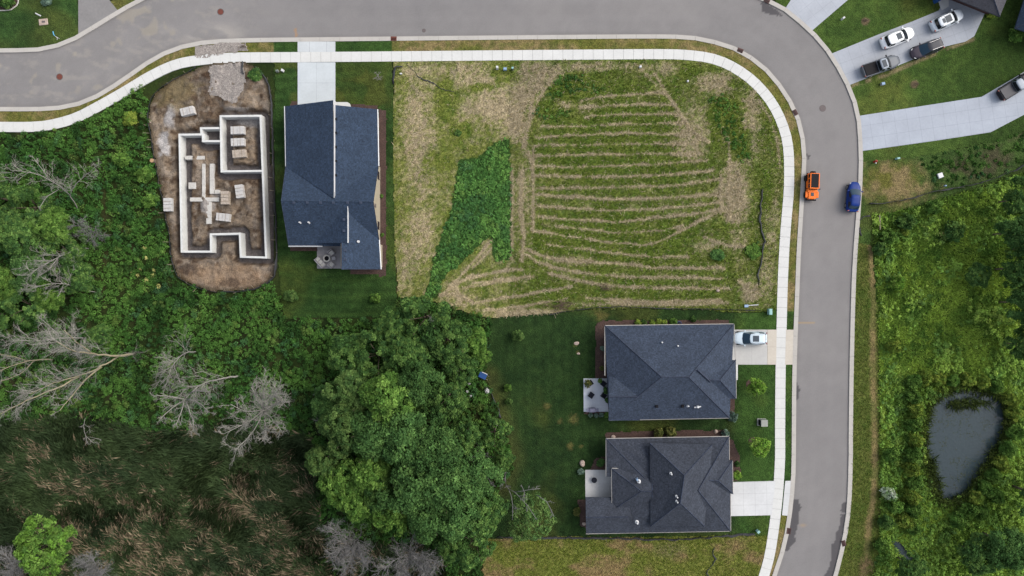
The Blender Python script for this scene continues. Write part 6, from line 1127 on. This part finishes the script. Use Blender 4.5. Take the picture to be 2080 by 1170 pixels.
for px, py, nb, L_, lb, sd in ((1140, 622, 40, 1.9, 'larger brown brush pile at the lower edge of the mown field', 1), (1230, 586, 22, 1.0, 'smaller brown brush pile inside the mown field', 2), (1757, 43, 14, .5, 'small heap of brown twigs on the lawn above the crowded driveway', 3), (1857, 172, 14, .5, 'small heap of brown twigs on the lawn above the long driveway', 4), (494, 96, 16, .6, 'small heap of dark twigs at the end of the gravel strip', 5)):
    r_ = random.Random(sd); t = thing('brush_pile', lb, 'brush pile', at(px, py, .08)); mb = MB(); rs = random.Random(sd + 9)
    for k in range(nb):
        x, y, a, l = r_.gauss(0, L_ * .42), r_.gauss(0, L_ * .2), r_.gauss(0, .5 if sd < 3 else 2), L_ * r_.uniform(.35, .8); z = .05 + .25 * r_.random()
        mb.tube([(x - l * .5 * math.cos(a), y - l * .5 * math.sin(a), z), (x + .05, y + .05 * r_.random(), z + .06), (x + l * .5 * math.cos(a), y + l * .5 * math.sin(a), z - .02)], .035, 5, .015)
    mb.build('sticks', M['brush'], t)
# wild garden: wheelbarrow-like cart and white blooms
t = thing('garden_cart', 'blue garden cart with white rim standing at the edge of the wild garden', 'cart', at(981, 762, .05), math.radians(-25)); MB().box((0, 0, .45), (.95, .7, .35), taper=1.25).build('tub', M['bluetarp'], t, bevel=.04); MB().box((.1, .46, .66), (.9, .1, .06)).build('rim', M['white'], t, bevel=.02); MB().cyl((-.55, 0, .25), .24, .1, 16, axis='y').build('wheel', M['rubber'], t)
for s in (-1, 1): MB().tube([(.4, s * .25, .45), (.95, s * .28, .6)], .025, 6).build('handle', M['stake'], t)
for k, (px, py, s) in enumerate([(926, 755, .45), (947, 775, .22), (954, 776, .28), (990, 792, .42), (1010, 858, .3), (1013, 855, .28), (957, 802, .2), (950, 793, .22)]):
    r_ = np.random.default_rng(400 + k); t = thing('flower', 'round white bloom on a stalk in the wild garden beside the grove', 'flower', at(px, py, 0), 0, 'white blooms in the wild garden'); MB().tube([(0, 0, 0), (.03, .02, .9)], .02, 5).build('stem', M['utgreen'], t); d = unit(r_.normal(size=(70, 3))); v, f = leaf_arrays(d * s * .8 + np.array((0, 0, 1.05)), unit(d + r_.normal(size=d.shape) * .3), np.full(70, s * .34), r_); mesh_np('bloom', v, f, M['leaf'], t, False, np.full((len(v), 3), .42))
# patio furniture, house 1
def seat_at(px, py, dg, w, d, lb, mt, name='patio_chair', cat='chair', backh=.42, z=.1, cush=None):
    t = thing(name, lb, cat, at(px, py, z), math.radians(dg)); 
    for x in (-w / 2 + .06, w / 2 - .06):
        for y in (-d / 2 + .06, d / 2 - .06): MB().box((x, y, .14), (.07, .07, .28)).build('leg', M['black'], t)
    MB().box((0, 0, .34), (w, d, .12)).build('seat', M[mt], t, bevel=.03); MB().box((0, -d / 2 + .08, .38 + backh / 2), (w, .14, backh)).build('backrest', M[mt], t, bevel=.03)
    for s in (-1, 1): MB().box((s * (w / 2 - .06), .04, .5), (.12, d - .12, .22)).build('armrest', M[mt], t, bevel=.03)
    if cush:
        k = int(round(w / .65)); 
        for q in range(k): MB().box((-w / 2 + w * (q + .5) / k, .06, .44), ((w - .26) / k - .02, d - .28, .12)).build('cushion', M[cush], t, bevel=.04)
    return t
seat_at(652.5, 533, -47, 1.75, .85, 'grey outdoor sofa set diagonally beside the round fire pit', 'wick', 'outdoor_sofa', 'sofa', cush='foot'); seat_at(674.5, 513.5, 40 + 180, .85, .85, 'grey armchair north-east of the fire pit', 'wick', cush='foot'); seat_at(674.5, 538, 140 + 180, .85, .85, 'grey armchair south-east of the fire pit', 'wick', cush='foot')
t = thing('side_table', 'small square grey side table between the two armchairs', 'table', at(679.5, 525, .1), .1); MB().box((0, 0, .42), (.55, .5, .05)).build('table_top', M['wick'], t, bevel=.01)
for x in (-.22, .22):
    for y in (-.2, .2): MB().box((x, y, .2), (.05, .05, .4)).build('leg', M['black'], t)
t = thing('fire_pit', 'round stone fire pit on the stamped patio', 'fire pit', at(665, 525, .1)); mb = MB()
for k in range(16):
    a, b_ = k * math.pi / 8, (k + .94) * math.pi / 8; mb.prism([(q * math.cos(w), q * math.sin(w)) for q, w in ((.36, a), (.56, a), (.56, b_), (.36, b_))], 0, .38)
mb.build('stone_ring', M['foot'], t, bevel=.015); MB().cyl((0, 0, .0), .36, .16, 16).build('ash_bed', M['black'], t)
# patio of house 2
for px, py, dg, lb in ((1198.5, 777, 215, 'dark sling chair at the north-west corner of the patio beside the potted plant'), (1225, 778.5, 140, 'dark sling chair at the north-east corner of the white patio'), (1200, 801.5, -35, 'dark sling chair at the west side of the white patio, alone'), (1225.5, 802.5, 235, 'dark sling chair against the wall in the middle of the white patio')): seat_at(px, py, dg, .72, .78, lb, 'navy', z=.14)
for px, py, s, kd, lb in ((1193, 777, .55, 'olive', 'potted plant at the north-west corner of the white patio'), (1217.5, 772.5, .28, 'lime', 'small potted plant by the north edge of the white patio'), (1230.5, 791, .5, 'dark', 'large potted evergreen against the house on the white patio'), (1232.5, 812, .35, 'dark', 'smaller potted evergreen below the large one on the white patio')):
    t = thing('potted_plant', lb, 'potted plant', at(px, py, .14)); MB().cyl((0, 0, 0), s * .4, .4, 14, s * .5).build('pot', M['pot'], t); v, f, c = crown_arrays(s, .5, .5, .2, 34, 18, .11, PALS[kd], int(px)); mesh_np('foliage', v, f, M['leaf'], t, False, c)
t = thing('dinner_plate', 'white plate on the dark chair beside the potted plant', 'plate', at(1198.5, 777, .555)); MB().cyl((0, 0, 0), .1, .03, 18, .16).build('plate', M['white'], t); MB().cyl((0, 0, .031), .07, .004, 14).build('plate_well', M['pad'], t)
t = thing('grill', 'barbecue grill under a lilac-grey cover at the south edge of the white patio', 'grill', at(1202, 831, .14), .03); MB().box((0, 0, .5), (1.0, .6, .96)).build('covered_body', M['cover'], t, bevel=.06); MB().box((0, .02, 1.02), (.92, .5, .16), taper=.8).build('covered_hood', M['cover'], t, bevel=.05)
for s in (-1, 1): MB().box((s * .7, .0, .78), (.42, .52, .1)).build('side_shelf', M['cover'], t, bevel=.03)
t = thing('hose_reel', 'dark blue hose reel in the north bed of the hip-roofed house', 'hose reel', at(1379, 657, .08)); MB().cyl((0, 0, .1), .22, .4, 14).build('drum', M['navy'], t); mb = MB(); [mb.tube([(.32 * math.cos(a), .32 * math.sin(a), .15 + .03 * a) for a in np.linspace(0, 6.2, 20)], .04, 6)]; mb.build('hose', M['bluetarp'], t)
t = thing('patio_table', 'small round dark table on the south patio', 'table', at(1206, 973, .12)); MB().cyl((0, 0, .5), .42, .05, 24).build('table_top', M['navy'], t); MB().cyl((0, 0, .0), .24, .04, 16).cyl((0, 0, .04), .05, .46, 10).build('pedestal', M['black'], t)
t = thing('trellis_post', 'thin dark post standing in the mulch beside the blue-green shrub', 'post', at(1466, 874, .05)); MB().box((0, 0, .6), (.08, .08, 1.2)).box((0, .15, 1.0), (.06, .5, .06)).build('post', M['pot'], t); MB().box((0, 0, 1.22), (.12, .12, .05)).build('cap', M['pot'], t)
t = thing('blue_bin', 'blue bin beside the footpath at the top frame edge', 'bin', at(1898, 4, .06), .4); MB().box((0, 0, .45), (.5, .55, .9), taper=1.12).build('tub', M['bluetarp'], t, bevel=.03); MB().box((0, 0, .95), (.6, .66, .08)).build('lid', M['bluetarp'], t, bevel=.03)
for px, py, dg, L_, lb in ((1785, 452, 92, 2.2, 'pale board lying upright against the weeds below the blue car'),): t = thing('timber_board', lb, 'board', at(px, py, .35), math.radians(dg)); MB().box((0, 0, 0), (L_, .14, .05)).build('board', M['stake'], t); MB().box((L_ * .4, 0, -.18), (.06, .1, .36)).build('support', M['stake'], t)
